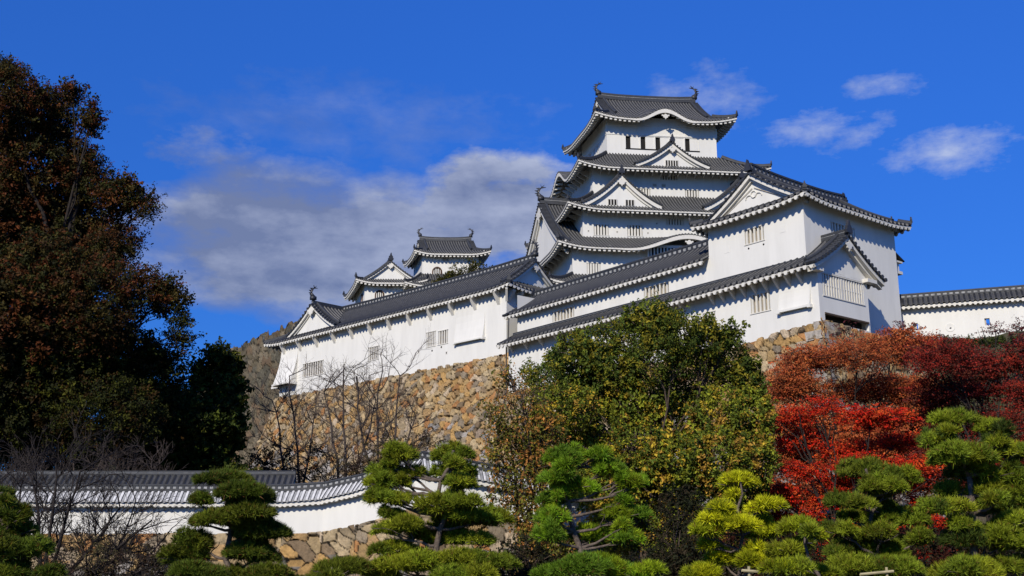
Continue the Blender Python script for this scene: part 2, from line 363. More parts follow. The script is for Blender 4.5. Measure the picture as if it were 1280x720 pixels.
def hip_roof(root, F, u0, u1, v0, v1, z0, rise, run_f, run_s, gv=None, c=.35, lift=.5, R=4.5, pitch=.4, r=.13, kara=(), ov=(1.8, 1.8), h=.28,
             scallop=0.0, raft=.6, sides=(0, 1, 2, 3), label=None, rh=.55, rw=.5, lattice=0, ends=('fish', 'fish'), gab=(True, True), bw=.6, pend=1.0, asc=.9, nt=6, hips=(0, 1, 2, 3), gwin=None, gov=.5, val=None):
    """hipped skirt roof, or (with gv) hip-and-gable roof; sides 0 front, 1 right, 2 back, 3 left"""
    prof = lambda t: rise * ((1 - c) * t + c * t * t); lf = lift_fn(lift, R)
    gvl, gvr = (gv if gv else (None, None)); B = (v1 - v0) / 2
    side = [((u0, v0), F.U, F.V, u1 - u0, run_f, run_s), ((u1, v0), F.V, -F.U, v1 - v0, run_s, run_f),
            ((u1, v1), -F.U, -F.V, u1 - u0, run_f, run_s), ((u0, v1), -F.V, F.U, v1 - v0, run_s, run_f)]
    mb = MB(); me_ = MB(); mr = MB()
    for k in sides:
        (a, b), du, inw, L, run, run_end = side[k]; o = F.P(a, b, 0)
        edge = lambda x, o=o, du=du: o + np.asarray(x)[:, None] * du
        ks = [kk for kk in kara if kk[0] == k]
        def zf(x, q, L=L, run=run, ks=ks):
            x = np.asarray(x, float); q = np.asarray(q, float)
            z = z0 + prof(q / run) + lf(np.minimum(x, L - x), q)
            for _, xc, hw, kh, fade in ks:
                t = np.clip(np.abs(x - xc) / hw, 0, 1); z = z + kh * (.5 + .5 * np.cos(math.pi * t)) ** 1.25 * np.clip(1 - q / fade, 0, 1)
            return z
        if gv and k in (0, 2):
            gl, gr = (gvl, gvr) if k == 0 else (gvr, gvl)
            def qmax(x, L=L, gl=gl, gr=gr, run=run, run_end=run_end):
                d = np.minimum(x, L - x); g = np.where(x < L / 2, gl, gr)
                return np.where(d < g, np.minimum(d * run / run_end, B), B)
            segs = [(0, gl), (gl, L - gr), (L - gr, L)]
        elif gv:
            g = (gvr if k == 1 else gvl) + gov + .3
            qmax = lambda x, L=L, run=run, run_end=run_end, g=g: np.minimum(g, np.minimum(x, L - x) * run / run_end)
            segs = [(0, L)]
        else:
            qmax = lambda x, L=L, run=run, run_end=run_end: np.minimum(run, np.minimum(x, L - x) * run / run_end)
            segs = [(0, L)]
        slope(mb, edge, inw, zf, qmax, segs, pitch, r, nt)
        eave(me_, edge, inw, zf, L, pitch, r, h, ov[0] if k in (0, 2) else ov[1], scallop, thick=(lambda x, ks=ks: sum((.5 + .5 * np.cos(math.pi * np.clip(np.abs(x - kk[1]) / kk[2] / 1.15, 0, 1))) ** .6 for kk in ks)) if ks else None)
        if raft: rafters(mr, edge, inw, zf, L, raft, h)
    roof = part("roof", mb, [val or (M_VALK if raft else M_VAL), M_TILE, M_JOINT], root)
    if label: roof["label"] = label
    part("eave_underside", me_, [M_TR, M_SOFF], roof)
    if raft: part("rafter_ends", mr, M_TR, roof)
    for kk in kara:
        if kk[0] == 0:
            mp_ = MB(); zt = z0 + kk[3] - .3 - h; mp_.prism([F.P(u0 + kk[1] + a * .8, v0 + .08, zt - 1.0 + b * .75) for a, b in PEND], F.V * .1); part('gable_pendant', mp_, M_TR, roof)
    # hip ridges with ornaments at the corners
    cs = [((u0, v0), 1, 1, gvl), ((u1, v0), -1, 1, gvr), ((u1, v1), -1, -1, gvr), ((u0, v1), 1, -1, gvl)]
    for ci, ((a, b), sa, sb, g) in enumerate(cs):
        if ci not in hips: continue
        tm = min(g, run_s) / run_s if gv else 1.0
        t = np.linspace(0, tm, 7); du = t * run_s; dv = t * run_f
        z = z0 + prof(t) + lf(np.minimum(du, dv), np.minimum(du, dv))
        P = F.P(a + sa * du, b + sb * dv, z + .04); mh = MB(); mh.sweep(P, RPROF(rw * .75, rh * .75))
        e = P[0] - P[1]; ridge_end(mh, P[0] + UP * .3 + e * .0, e, .55 * asc); part("hip_ridge", mh, [M_RIDGE], roof)
    if gv:
        vm = (v0 + v1) / 2; zr = z0 + rise; n = 9
        u = np.linspace(u0 + gvl + .1, u1 - gvr - .1, n); x = np.abs(np.linspace(-1, 1, n))
        ridge(roof, F.P(u, np.full(n, vm), zr - .05 + .25 * x ** 3), rw, rh + .25, lattice)
        zpro = lambda w: z0 + prof(np.clip((B - np.abs(w)) / B, 0, 1)) + .02
        for i, (uu, sg, g) in enumerate(((u0 + gvl, -1, gvl), (u1 - gvr, 1, gvr))):
            if not gab[i]: continue
            G = lambda w, d, z, uu=uu, sg=sg: F.P(uu + sg * np.asarray(d, float), vm + np.asarray(w, float), z)
            hw = B - min(B * .98, g * run_f / run_s) * .75
            zb = z0 + prof(min(1, (g + gov) / run_s)) - .1
            gable_front(root, G, zpro, hw, zb, bw, pitch * 1.1, gov, pend, ends[i], asc, win=gwin)
    return roof
def gable_roof(root, F, axis, cx, front, depth, hw, zb, rise, c=.45, pitch=.36, r=.11, bw=.5, pend=.8, asc=.7, win=None, ov=.45, apex='demon', sgn=-1, ledge=None, vr=.12, both=False):
    """dormer gable; axis 'v': ridge runs along v from the front at v=front"""
    zp = lambda w: zb + rise * ((1 - c) * np.clip(1 - np.abs(w) / hw, 0, 1) + c * np.clip(1 - np.abs(w) / hw, 0, 1) ** 2)
    G = lambda w, d, z: F.P(cx + np.asarray(w, float), front - np.asarray(d, float), z)
    mb = MB(); L = depth
    for sg in (-1, 1):
        o = F.P(cx + sg * hw, front, 0); edge = lambda x, o=o: o + np.asarray(x)[:, None] * F.V
        slope(mb, edge, -sg * F.U, lambda x, q: zp(hw - q), lambda x: np.full_like(x, hw), [(0, L)], pitch, r, 6)
    roof = part("dormer_roof", mb, [M_VALK if pitch < .45 else M_VAL, M_TILE, M_JOINT], root)
    gable_front(roof, G, zp, hw, zb - .3, bw, pitch, ov, pend, apex, asc, win=win, vr=vr)
    ridge(roof, F.P(np.full(4, cx), np.linspace(front + .1, front + depth, 4), zb + rise), .36, .5)
    return roof

def wall(parent, W, x0, x1, z0, z1, rects=(), reveal=.3, name="wall", mats=None):
    """plastered wall with real openings cut at rects (x0,x1,z0,z1); W(x,z,depth) maps to the world"""
    mb = MB(); xs = sorted({x0, x1, *[a for r in rects for a in r[:2]]}); zs = sorted({z0, z1, *[a for r in rects for a in r[2:]]})
    for i in range(len(xs) - 1):
        for j in range(len(zs) - 1):
            xm, zm = (xs[i] + xs[i + 1]) / 2, (zs[j] + zs[j + 1]) / 2
            if any(r[0] < xm < r[1] and r[2] < zm < r[3] for r in rects): continue
            mb.add([W(xs[i], zs[j], 0), W(xs[i + 1], zs[j], 0), W(xs[i + 1], zs[j + 1], 0), W(xs[i], zs[j + 1], 0)], [[0, 1, 2, 3]])
    for a, b, c, d in rects:
        q = [(a, c), (b, c), (b, d), (a, d)]
        for k in range(4):
            (p, s), (e, t) = q[k], q[(k + 1) % 4]
            mb.add([W(p, s, 0), W(e, t, 0), W(e, t, reveal), W(p, s, reveal)], [[0, 1, 2, 3]])
    return part(name, mb, mats or [M_PL], parent)
def window(parent, W, rect, n=5, bw=.13, back=None, frame=.08, depth=.28, sill=True, mid=False, thick=None, name="window"):
    """lattice window: upright plaster bars in front of a recessed shutter"""
    x0, x1, z0, z1 = rect; mb = MB()
    mb.boxF(W, x0, x1, z0, z1, depth - .02, depth + .02, 1)
    for i in range(n):
        x = x0 + (x1 - x0) * (i + .5) / n; w = bw * (1.9 if thick is not None and i == thick else 1)
        mb.boxF(W, x - w / 2, x + w / 2, z0, z1, .0, .13, 0)
    if mid: mb.boxF(W, x0, x1, (z0 + z1) / 2 - .04, (z0 + z1) / 2 + .04, .04, .11, 0)
    if frame:
        mb.boxF(W, x0 - frame, x1 + frame, z1, z1 + frame, -.05, .04, 0)
        if sill: mb.boxF(W, x0 - frame, x1 + frame, z0 - frame, z0, -.06, .04, 0)
    return part(name, mb, [M_TR, back or M_CREAM], parent)
def loophole(parent, W, x, z, s=.3, shape='square'):
    mb = MB()
    if shape == 'square':
        mb.boxF(W, x - s / 2, x + s / 2, z - s / 2, z + s / 2, -.012, .05, 0); mb.boxF(W, x - s * .2, x + s * .2, z - s * .25, z + s * .25, -.016, -.012, 1)
    else:
        th = np.arange(10) * math.pi / 5
        mb.prism([W(x + s * .3 * math.cos(a), z + s * .3 * math.sin(a), -.01) for a in th], W(0, 0, .03) - W(0, 0, 0), 1)
    return part("loophole", mb, [M_TR, M_DARK], parent)
def bracket(mb, W, x, z, out=.7, drop=.9, w=.2):
    """triangular plastered eave strut"""
    A = [W(x - w / 2, z, 0), W(x - w / 2, z, -out), W(x - w / 2, z - .16, -out), W(x - w / 2, z - drop, 0)]
    mb.prism(A, W(x + w / 2, z, 0) - W(x - w / 2, z, 0))
def strut(parent, W, x, z, out=.7, drop=.9, w=.2):
    mb = MB(); bracket(mb, W, x, z, out, drop, w); return part("eave_strut", mb, M_TR, parent)
def chute(parent, W, x0, x1, z0, z1, out=.6, name="stone_drop_chute"):
    """projecting stone-drop chute: flares out downwards, open below"""
    mb = MB(); n = 5; zz = np.linspace(z1, z0, n); dd = -.02 - out * (np.linspace(0, 1, n) ** 1.6)
    G = np.stack([[W(x0, z, d) for z, d in zip(zz, dd)], [W(x1, z, d) for z, d in zip(zz, dd)]], 0); mb.grid(G)
    for x in (x0, x1): mb.add([W(x, z, d) for z, d in zip(zz, dd)] + [W(x, z0, 0)], [[0, 1, 2, 3, 4, 5]])
    mb.boxF(W, x0 - .1, x1 + .1, z0 - .16, z0 + .02, -out - .1, -out + .1, 0)
    mb.boxF(W, x0 - .12, x0 + .18, z0 - .24, z0 + .02, -out - .12, -.02, 0); mb.boxF(W, x1 - .18, x1 + .12, z0 - .24, z0 + .02, -out - .12, -.02, 0)
    mb.boxF(W, x0 + .2, x1 - .2, z0 - .05, z0 - .02, -out + .12, -.02, 1)
    return part(name, mb, [M_PL, M_DARK], parent)

def stone_wall(name, TL, TR, BR, BL, cell, res, palette, seed, parent=None, rough_top=.3, bulge=.16, grey=None, gap=(.014, .011, .007)):
    """dry masonry: irregular stones standing out of deep joints; real relief, one colour per stone"""
    rg = np.random.default_rng(seed); TL, TR, BR, BL = [np.asarray(p, float) for p in (TL, TR, BR, BL)]
    W = (np.linalg.norm(TR - TL) + np.linalg.norm(BR - BL)) / 2; H = (np.linalg.norm(TL - BL) + np.linalg.norm(TR - BR)) / 2
    nx, nz = int(W / res) + 2, int(H / res) + 2
    S, T = np.meshgrid(np.linspace(0, 1, nx), np.linspace(0, 1, nz), indexing='ij')
    x = S * W; y = T * H
    wx = x + .25 * cell * np.sin(y * 1.7 / cell + 1.3 * np.sin(x * .6 / cell)); wy = y + .25 * cell * np.sin(x * 1.3 / cell + 2 * np.sin(y * .5 / cell))
    cw, ch = cell * 1.25, cell
    gx, gy = int(W / cw) + 6, int(H / ch) + 6; jit = rg.random((gx, gy, 2)) * .95 + .02; val = rg.random((gx, gy, 4))
    ix = np.floor(wx / cw).astype(int) + 2; iy = np.floor(wy / ch).astype(int) + 2
    f1 = np.full(x.shape, 9e9); f2 = f1.copy(); idx = np.zeros((*x.shape, 2), int); ex = np.zeros(x.shape); ey = np.zeros(x.shape)
    for di in (-2, -1, 0, 1, 2):
        for dj in (-2, -1, 0, 1, 2):
            a = np.clip(ix + di, 0, gx - 1); b = np.clip(iy + dj, 0, gy - 1)
            dx = (a - 2 + jit[a, b, 0]) * cw - wx; dy = (b - 2 + jit[a, b, 1]) * ch - wy
            d = (np.abs(dx / 1.2) ** 2.6 + np.abs(dy) ** 2.6) ** (1 / 2.6); better = d < f1
            f2 = np.where(better, f1, np.minimum(f2, d)); idx[better] = np.stack([a, b], -1)[better]; ex = np.where(better, dx, ex); ey = np.where(better, dy, ey); f1 = np.where(better, d, f1)
    v = val[idx[..., 0], idx[..., 1]]; e = np.clip((f2 - f1) / (cell * .16), 0, 1)
    dep = (v[..., 0] - .5) * bulge * 1.1 + np.sqrt(e) * bulge + ((v[..., 1] - .5) * ex + (v[..., 2] - .5) * ey) * .28 + rg.normal(0, bulge * .05, x.shape)
    nrm = np.cross(TR - TL, BL - TL); nrm /= np.linalg.norm(nrm)
    if nrm[1] > 0: nrm = -nrm
    P = (TL[None, None] * ((1 - S) * (1 - T))[..., None] + TR * (S * (1 - T))[..., None] + BR * (S * T)[..., None] + BL * ((1 - S) * T)[..., None])
    P = P + dep[..., None] * nrm
    if rough_top: P = P + UP * ((1 - T) ** 8 * rough_top * (v[..., 3] - .6))[..., None]
    pal = np.asarray(palette); k = (v[..., 3] * len(pal)).astype(int) % len(pal)
    if grey is not None:
        gpal = np.asarray(grey); pick = (v[..., 1] < np.clip((T - .28) * 1.9, 0, .92)); col = np.where(pick[..., None], gpal[(v[..., 2] * len(gpal)).astype(int) % len(gpal)], pal[k])
    else: col = pal[k]
    col = col * (.75 + .5 * v[..., 2:3]); col = np.where((e < .30)[..., None], np.asarray(gap), col)
    mb = MB(); mb.grid(P, 0, col=col); return part(name, mb, [M_STONE], parent)
PAL_TAN = [(.40, .27, .115), (.34, .22, .095), (.42, .31, .16), (.36, .28, .165), (.38, .19, .07), (.42, .26, .095), (.45, .35, .20), (.28, .225, .15), (.40, .26, .115), (.43, .34, .225), (.23, .165, .095)]
PAL_GREY = [(.22, .20, .17), (.30, .28, .25), (.16, .14, .11), (.36, .33, .29), (.26, .20, .14)]
PAL_MOSS = [(.14, .115, .07), (.12, .10, .06), (.17, .14, .09), (.10, .09, .06), (.15, .105, .06)]

# ------------------------------------------------------------------ ground
FY = Fr((24.0, 85.0), (-.625, .781), (.781, .625))      # corner turret and its long gallery
FT = Fr((24.0, 85.0), (.781, .625), (-.625, .781))      # same corner, axes swapped (ridge of the turret)
FL = Fr((-.6, 119.0), (-.71, .704), (.704, .71))        # left gallery
ra = math.radians
FK = Fr((20.0, 140.0), (math.cos(ra(6.5)), math.sin(ra(6.5))), (-math.sin(ra(14)), math.cos(ra(14))))   # main keep
FW = Fr((-10.19, 172.0), (math.cos(ra(2)), math.sin(ra(2))), (-math.sin(ra(17)), math.cos(ra(17))))     # small turrets
def sm(a, b, x): t = np.clip((x - a) / (b - a), 0, 1); return t * t * (3 - 2 * t)
def ground_z(x, y):
    x = np.asarray(x, float); y = np.asarray(y, float)
    h = 3.2 * sm(66.4, 67.5, y) * sm(8, 3, x) + 3.0 * sm(66, 95, y) + 1.5 * sm(95, 130, y)
    d = np.stack([x - 24, y - 85], -1); u = d @ FY.U[:2]; v = d @ FY.V[:2]
    p1 = sm(.2, 1.2, v) * sm(.2, 1.2, u) * sm(60, 45, v); h = h * (1 - p1) + p1 * np.maximum(h, 20.0)
    d = np.stack([x + .6, y - 119], -1); u = d @ FL.U[:2]; v = d @ FL.V[:2]
    p2 = sm(.3, 1.2, v) * sm(43, 42, u) * sm(-40, -30, u) * sm(80, 60, v); h = h * (1 - p2) + p2 * np.maximum(h, 24.5)
    d = np.stack([x - 31, y - 98.1], -1); nv = d @ np.array([.332, .943]); nu = d @ np.array([.943, -.332])
    p4 = sm(-9, -.2, nv) * sm(-6, 0, nu) * sm(60, 30, nv); h = h * (1 - p4) + p4 * np.maximum(h, 21.8)
    d = np.stack([x + 28, y - 158], -1); u = d @ FY.U[:2]; v = d @ FY.V[:2]
    p3 = sm(2, 4, v) * sm(-70, -40, u) * sm(120, 80, v); h = h * (1 - p3) + p3 * np.maximum(h, 34.0) * sm(330, 260, y)
    return h
def build_ground():
    g = lambda a, b, st: np.arange(a, b, st)
    xs = np.concatenate([-np.geomspace(5000, 100, 22), g(-95, 95, 1.6), np.geomspace(100, 5000, 22)])
    ys = np.concatenate([-np.geomspace(5000, 30, 18), g(-20, 190, 1.6), np.geomspace(200, 5000, 22)])
    X, Y = np.meshgrid(xs, ys, indexing='ij'); Z = ground_z(X, Y)
    Z = Z + .25 * np.sin(X * .31) * np.cos(Y * .27) * sm(60, 70, Y) * sm(400, 200, Y)
    mb = MB(); mb.grid(np.stack([X, Y, Z], -1)); o = part("ground", mb, M_GROUND, None, True); tag(o, "bare earth and rough grass of the castle hill and plaza", kind="structure")
build_ground()

# ------------------------------------------------------------------ main keep
def W4(F, u0, u1, v0, v1):
    """front, left, right, back wall mappings of a storey"""
    return dict(front=(lambda x, z, d: F.P(x, v0 + d, z), u0, u1), left=(lambda x, z, d: F.P(u0 + d, v1 - x, z), 0, v1 - v0),
                right=(lambda x, z, d: F.P(u1 - d, v0 + x, z), 0, v1 - v0), back=(lambda x, z, d: F.P(u1 - x, v1 - d, z), 0, u1 - u0))
def storey(root, F, u0, u1, v0, v1, z0, z1, wins=None, n=5, back=None, mid=False, bw=.13):
    wins = wins or {}; out = {}
    for k, (W, a, b) in W4(F, u0, u1, v0, v1).items():
        rects = wins.get(k, [])
        out[k] = wall(root, W, a, b, z0, z1, rects)
        for r in rects: window(out[k], W, r, max(3, round((r[1] - r[0]) / .36)) if n is None else n, bw, back, mid=mid)
    return out
def struts_under(root, F, wallside, xs, z, out=1.0, drop=.75, w=.2):
    for x in xs: strut(root, wallside, x, z, out, drop, w)
def build_keep():
    root = empty("castle_keep", FK.P(0, 5.5, 24), "tall white main keep with five tiers of grey tiled roofs and fish ornaments on top", "castle keep")
    PR = lambda w, **k: dict(pitch=.4, r=.12, **k)
    # top storey: long window band, black openings beside white shutters
    u0, u1, v0, v1 = -7.45, 7.5, 0., 11.
    Wf = W4(FK, u0, u1, v0, v1)
    band = [(-4.9 + i * 2.02, -4.9 + i * 2.02 + 1.86, 56.75, 58.5) for i in range(5)]
    wf = wall(root, Wf['front'][0], u0, u1, 53.5, 61.2, band)
    for r in band:
        mb = MB(); W = Wf['front'][0]; mb.boxF(W, r[0], r[1], r[2], r[3], .27, .31, 1); mb.boxF(W, r[0] + .68, r[1], r[2], r[3], .05, .16, 0)
        mb.boxF(W, r[0] - .05, r[1] + .11, r[2] - .14, r[2], -.06, .06, 1); part("window", mb, [M_PL, M_DARK], wf)
    mb = MB(); mb.boxF(Wf['front'][0], u0, u1, 58.62, 58.78, -.06, .02); mb.boxF(Wf['front'][0], u0, u1, 60.0, 60.2, -.05, .02)
    for x in np.linspace(u0, u1, 8): mb.boxF(Wf['front'][0], x - .13, x + .13, 58.78, 60.0, -.04, .02)
    part("wall_timber", mb, M_PL, wf)
    lw = [(x, x + .75, 56.75, 58.4) for x in (2.0, 3.5, 5.2, 6.7)]
    W = Wf['left'][0]; wl = wall(root, W, 0, 11, 53.5, 61.2, lw)
    for r in lw: window(wl, W, r, 1, .25, M_DARK)
    mb = MB(); mb.boxF(W, 0, 11, 58.62, 58.78, -.06, .02); part("wall_timber", mb, M_PL, wl)
    wall(root, Wf['right'][0], 0, 11, 53.5, 61.2); wall(root, Wf['back'][0], 0, u1 - u0, 53.5, 61.2)
    hip_roof(root, FK, -9.6, 9.65, -1.9, 12.9, 60.35, 5.75, 7.4, 7.4, gv=(2.7, 2.4), lift=.75, R=5, kara=[(0, 9.55, 4.3, 1.55, 5.0)], ov=(1.9, 1.9), h=.22,
             raft=.62, rh=.55, rw=.5, pitch=.4, r=.12, asc=.95, bw=.55)
    # second storey from the top
    A = (-10.0, 10.6, -1.5, 12.5)
    S = storey(root, FK, *A, 46.5, 54.0, dict(front=[(-4.15, -2.35, 49.2, 50.6), (2.3, 4.15, 49.2, 50.65), (-.9, 1.3, 51.95, 52.6)], left=[(3, 4.4, 49.4, 50.7), (8, 9.4, 49.4, 50.7)]), None, M_DARK, bw=.2)
    Wf = W4(FK, *A)['front'][0]
    for x in (-2.05, -.85): 
        mb = MB(); mb.boxF(Wf, x, x + .6, 50.95, 51.45, -.03, .02, 0); mb.boxF(Wf, x + .05, x + .55, 50.95, 51.3, -.04, -.03, 1); part("vent", mb, [M_TR, M_CREAM], S['front'])
    for x in (-8.9, -5.6, .4, 5.6): loophole(S['front'], Wf, x, 49.6)
    struts_under(S['front'], FK, Wf, np.arange(-9, 10.4, 1.15), 53.2, 1.2, .9)
    struts_under(root, FK, W4(FK, *A)['left'][0], np.arange(.8, 13.5, 1.3), 53.2, 1.2, .9)
    hip_roof(root, FK, -12.5, 13.1, -3.7, 14.7, 52.75, 3.15, 3.75, 5.0, lift=.8, R=5, kara=[(3, 9.2, 4.4, 2.2, 4.5)], ov=(2.2, 2.4), h=.2, raft=.62, pitch=.4, r=.12, rh=.5, rw=.42, asc=.8)
    gable_roof(root, FK, 'v', .1, -3.3, 3.3, 4.9, 53.45, 3.0, .45, .4, .11, bw=.5, pend=.75, asc=.75, win=[(-.85, .85)])
    # third storey
    A = (-11.8, 12.2, -3., 14.)
    S = storey(root, FK, *A, 40.0, 47.8, dict(front=[(-10.4, -8.5, 43.6, 45.0), (-6.05, -4.1, 43.65, 45.05), (-.9, 1.3, 45.3, 46.1)], left=[(4, 5.5, 43.6, 45)]), None, M_DARK, bw=.22)
    Wf = W4(FK, *A)['front'][0]
    for x in (-11.1, -7.4, -3.4, -2.2): loophole(S['front'], Wf, x, 44.1 if x < -3 else 45.4)
    struts_under(root, FK, Wf, np.arange(-11.2, 12, 1.9), 47.0, 1.2, .7); struts_under(root, FK, W4(FK, *A)['left'][0], np.arange(1, 16.5, 1.9), 47.0, 1.2, .7)
    hip_roof(root, FK, -14.3, 14.7, -5., 16., 46.6, 3.1, 3.6, 4.4, lift=.8, R=5, ov=(1.9, 2.4), h=.2, raft=.62, pitch=.4, r=.12, rh=.5, rw=.42, asc=.8)
    for cx in (-7.2, 8.6): gable_roof(root, FK, 'v', cx, -4.6, 3.4, 5.1, 47.35, 3.95, .45, .4, .11, bw=.6, pend=.85, asc=.85, win=[(-1.7, -.55), (.55, 1.7)])
    # fourth storey and the great hip-and-gable roof over it, with the wide undulating gable over the front bay
    A = (-13.8, 14.2, -5., 16.)
    S = storey(root, FK, *A, 34.0, 41.5, dict(front=[(-12.0, -10.3, 37.85, 39.3), (-7.85, -6.5, 37.8, 39.2)], left=[(4, 5.6, 38, 39.4)]), None, M_DARK, bw=.22)
    Wf = W4(FK, *A)['front'][0]
    mb = MB(); mb.boxF(Wf, -4.5, 5.4, 38.2, 41.75, -.7, .0); bay = part("projecting_bay", mb, M_PL, S['front'])
    mb = MB(); mb.boxF(Wf, -4.3, 5.3, 39.9, 41.4, -.72, -.705, 1)
    for x in np.arange(-4.2, 5.3, .42): mb.boxF(Wf, x, x + .17, 39.85, 41.45, -.82, -.72, 0)
    part("lattice_window", mb, [M_TR, M_DARK], bay)
    struts_under(root, FK, Wf, list(np.arange(-13.2, -5.4, 1.9)) + [7, 9, 11, 13], 41.4, 1.1, .7); struts_under(root, FK, W4(FK, *A)['left'][0], np.arange(1, 20.5, 1.9), 41.4, 1.1, .7)
    hip_roof(root, FK, -16.1, 16.5, -6.7, 17.7, 41.0, 9.3, 12.2, 12.2, gv=(1.0, 1.0), c=.28, lift=.75, R=5, kara=[(0, 16.6, 8.3, 2.0, 4.2)], ov=(1.7, 2.2), h=.2, raft=.62, pitch=.4, r=.12, rh=.6, asc=1.05, bw=.8, pend=1.9, nt=8)
    # lowest storey, half hidden behind the galleries, on its stone base
    storey(root, FK, -15.2, 15.6, -6.2, 17.2, 30.0, 36.6, {}, 5)
    hip_roof(root, FK, -17.6, 18.0, -8.4, 19.4, 35.9, 1.9, 3.4, 3.8, lift=.5, R=4, ov=(2, 2.2), h=.25, raft=.6, pitch=.4, r=.12, rh=.45, rw=.4, asc=.7)
    Q = lambda u, v, z: FK.P(u, v, z); t = dict(cell=1.3, res=.6, palette=PAL_GREY, parent=root)
    stone_wall("stone_base", Q(-15.3, -6.4, 30.2), Q(15.7, -6.4, 30.2), Q(18, -9, 20), Q(-18, -9, 20), seed=3, **t)
    stone_wall("stone_base", Q(-15.3, 17.4, 30.2), Q(-15.3, -6.4, 30.2), Q(-18, -9, 20), Q(-18, 20, 20), seed=4, **t)
build_keep()

# ------------------------------------------------------------------ corner turret with its gabled bay
def build_turret():
    root = empty("corner_turret", FY.P(1.8, 1.2, 20.5), "large white corner turret with plain plaster gable and latticed bay, above the red maples", "turret")
    W = lambda x, z, d: FY.P(x, 1.2 + d, z)
    r = (5.9, 7.95, 29.15, 30.42); w = wall(root, W, 1.78, 12.05, 26, 31.95, [r]); window(w, W, r, 5, .17)
    for x, z in ((3.95, 29.6), (10.0, 29.2)): 
        mb = MB(); mb.boxF(W, x - .3, x + .3, z - .3, z + .3, -.014, .04); part("closed_loophole", mb, M_PL, w)
    for x in (7.6, 6.0): loophole(w, W, x, 28.75, .3, 'round')
    W = lambda x, z, d: FY.P(1.78 + d, x, z)
    r = (4.85, 8.2, 29.1, 30.42); w = wall(root, W, 1.2, 14.2, 20.0, 31.95, [r]); window(w, W, r, 8, .17)
    wall(root, lambda x, z, d: FY.P(12.05 - d, x, z), 1.2, 14.2, 20, 31.95); wall(root, lambda x, z, d: FY.P(x, 14.2 - d, z), 1.78, 12.05, 20, 31.95)
    # main roof: ridge runs away from the gable
    hip_roof(root, FT, .1, 15.35, .7, 13.15, 31.55, 3.75, 6.225, 6.225, gv=(.85, .85), c=.22, lift=.35, R=4, ov=(1.1, 1.1), h=.13, scallop=1.1, raft=0, pitch=.62, r=.2,
             rh=.5, rw=.5, lattice=.55, ends=('demon', 'demon'), asc=.75, bw=.42, pend=.0, gov=.5)
    mb = MB()
    G = lambda w, d, z: FT.P(1.42 - d, 6.92 + w, z)
    for a, b, c, d in ((-.5, 0, 0, .1), (.5, 0, 0, .1)):
        th = np.linspace(0, math.pi, 7)
        mb.tube([G(a + .38 * math.cos(t), .03, 33.45 + .32 * math.sin(t) - (.25 if a else 0)) for t in th], .045, 5)
    mb.tube([G(0 + .3 * math.cos(t), .03, 33.5 + .3 * math.sin(t)) for t in np.linspace(0, math.pi * 2, 10)], .045, 5); part("gable_crest", mb, M_TR, root)
    mb = MB()
    for sg in (-1, 1):
        mb.tube([G(sg * 3.3 * t, .05, 34.1 - 1.75 * t) for t in np.linspace(.03, 1, 5)], .035, 4)
    part("gable_groove", mb, M_CREAM, root)
    # small roofed box on the far end
    Wb = lambda x, z, d: FY.P(x, 14.2 - d, z); mb = MB()
    mb.boxF(Wb, 2.2, 5.5, 27.9, 28.7, -1.0, .1); mb.boxF(Wb, 2.0, 5.7, 27.65, 27.92, -1.2, .1); mb.boxF(Wb, 2.0, 5.7, 28.7, 28.86, -1.3, .1)
    bx = part("projecting_box", mb, M_TR, root); mb = MB()
    mb.prism([Wb(1.9, 29.5, 0), Wb(1.9, 28.86, -1.5), Wb(1.9, 28.95, -1.5), Wb(1.9, 29.65, 0)], Wb(5.8, 0, 0) - Wb(1.9, 0, 0)); part("box_roof", mb, M_TILE, bx)
    # gabled bay: end face towards the camera's right
    W = lambda x, z, d: FY.P(0 + d, x, z)
    r = (.6, 6.05, 23.1, 24.88); slot = (.62, 6.45, 20.95, 21.68)
    w = wall(root, W, 0, 6.65, 20.2, 25.2, [r, slot]); o = window(w, W, r, 16, .15, thick=7, mid=True)
    mb = MB(); mb.boxF(W, *slot, .7, .75, 0); mb.boxF(W, slot[0], slot[1], slot[3] - .12, slot[3] + .02, -.08, .1, 1); part("stone_drop_slot", mb, [M_DARK, M_BARK], w)
    mb = MB(); mb.boxF(W, .05, 6.6, 25.0, 25.15, -.04, .02); part("wall_timber", mb, M_PL, w)
    wall(root, lambda x, z, d: FY.P(x, 6.65 - d, z), 0, 1.78, 20.2, 25.4)
    zp = lambda ww: 25.35 + 3.05 * (.72 * np.clip(1 - np.abs(ww) / 4.7, 0, 1) + .28 * np.clip(1 - np.abs(ww) / 4.7, 0, 1) ** 2)
    cx = 3.5; G = lambda ww, d, z: FY.P(-.65 - np.asarray(d, float), cx + np.asarray(ww, float), z)
    mb = MB(); o = FY.P(-.65, cx + 4.7, 0); edge = lambda x: o + np.asarray(x)[:, None] * FY.U; zf = lambda x, q: zp(4.7 - q)
    slope(mb, edge, -FY.V, zf, lambda x: np.full_like(x, 4.7), [(0, 2.43)], .6, .19)
    o2 = FY.P(-.65, cx - 4.7, 0); edge2 = lambda x: o2 + np.asarray(x)[:, None] * FY.U
    slope(mb, edge2, FY.V, zf, lambda x: np.full_like(x, 4.7), [(0, 2.43)], .6, .19)
    roof = part("bay_roof", mb, [M_VAL, M_TILE, M_JOINT], root)
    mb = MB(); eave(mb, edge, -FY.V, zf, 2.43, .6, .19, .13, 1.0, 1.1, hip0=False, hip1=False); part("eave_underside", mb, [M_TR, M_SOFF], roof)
    gable_front(roof, G, zp, 4.72, 25.0, .42, .5, .65, .75, 'demon', .8, vr=.17)
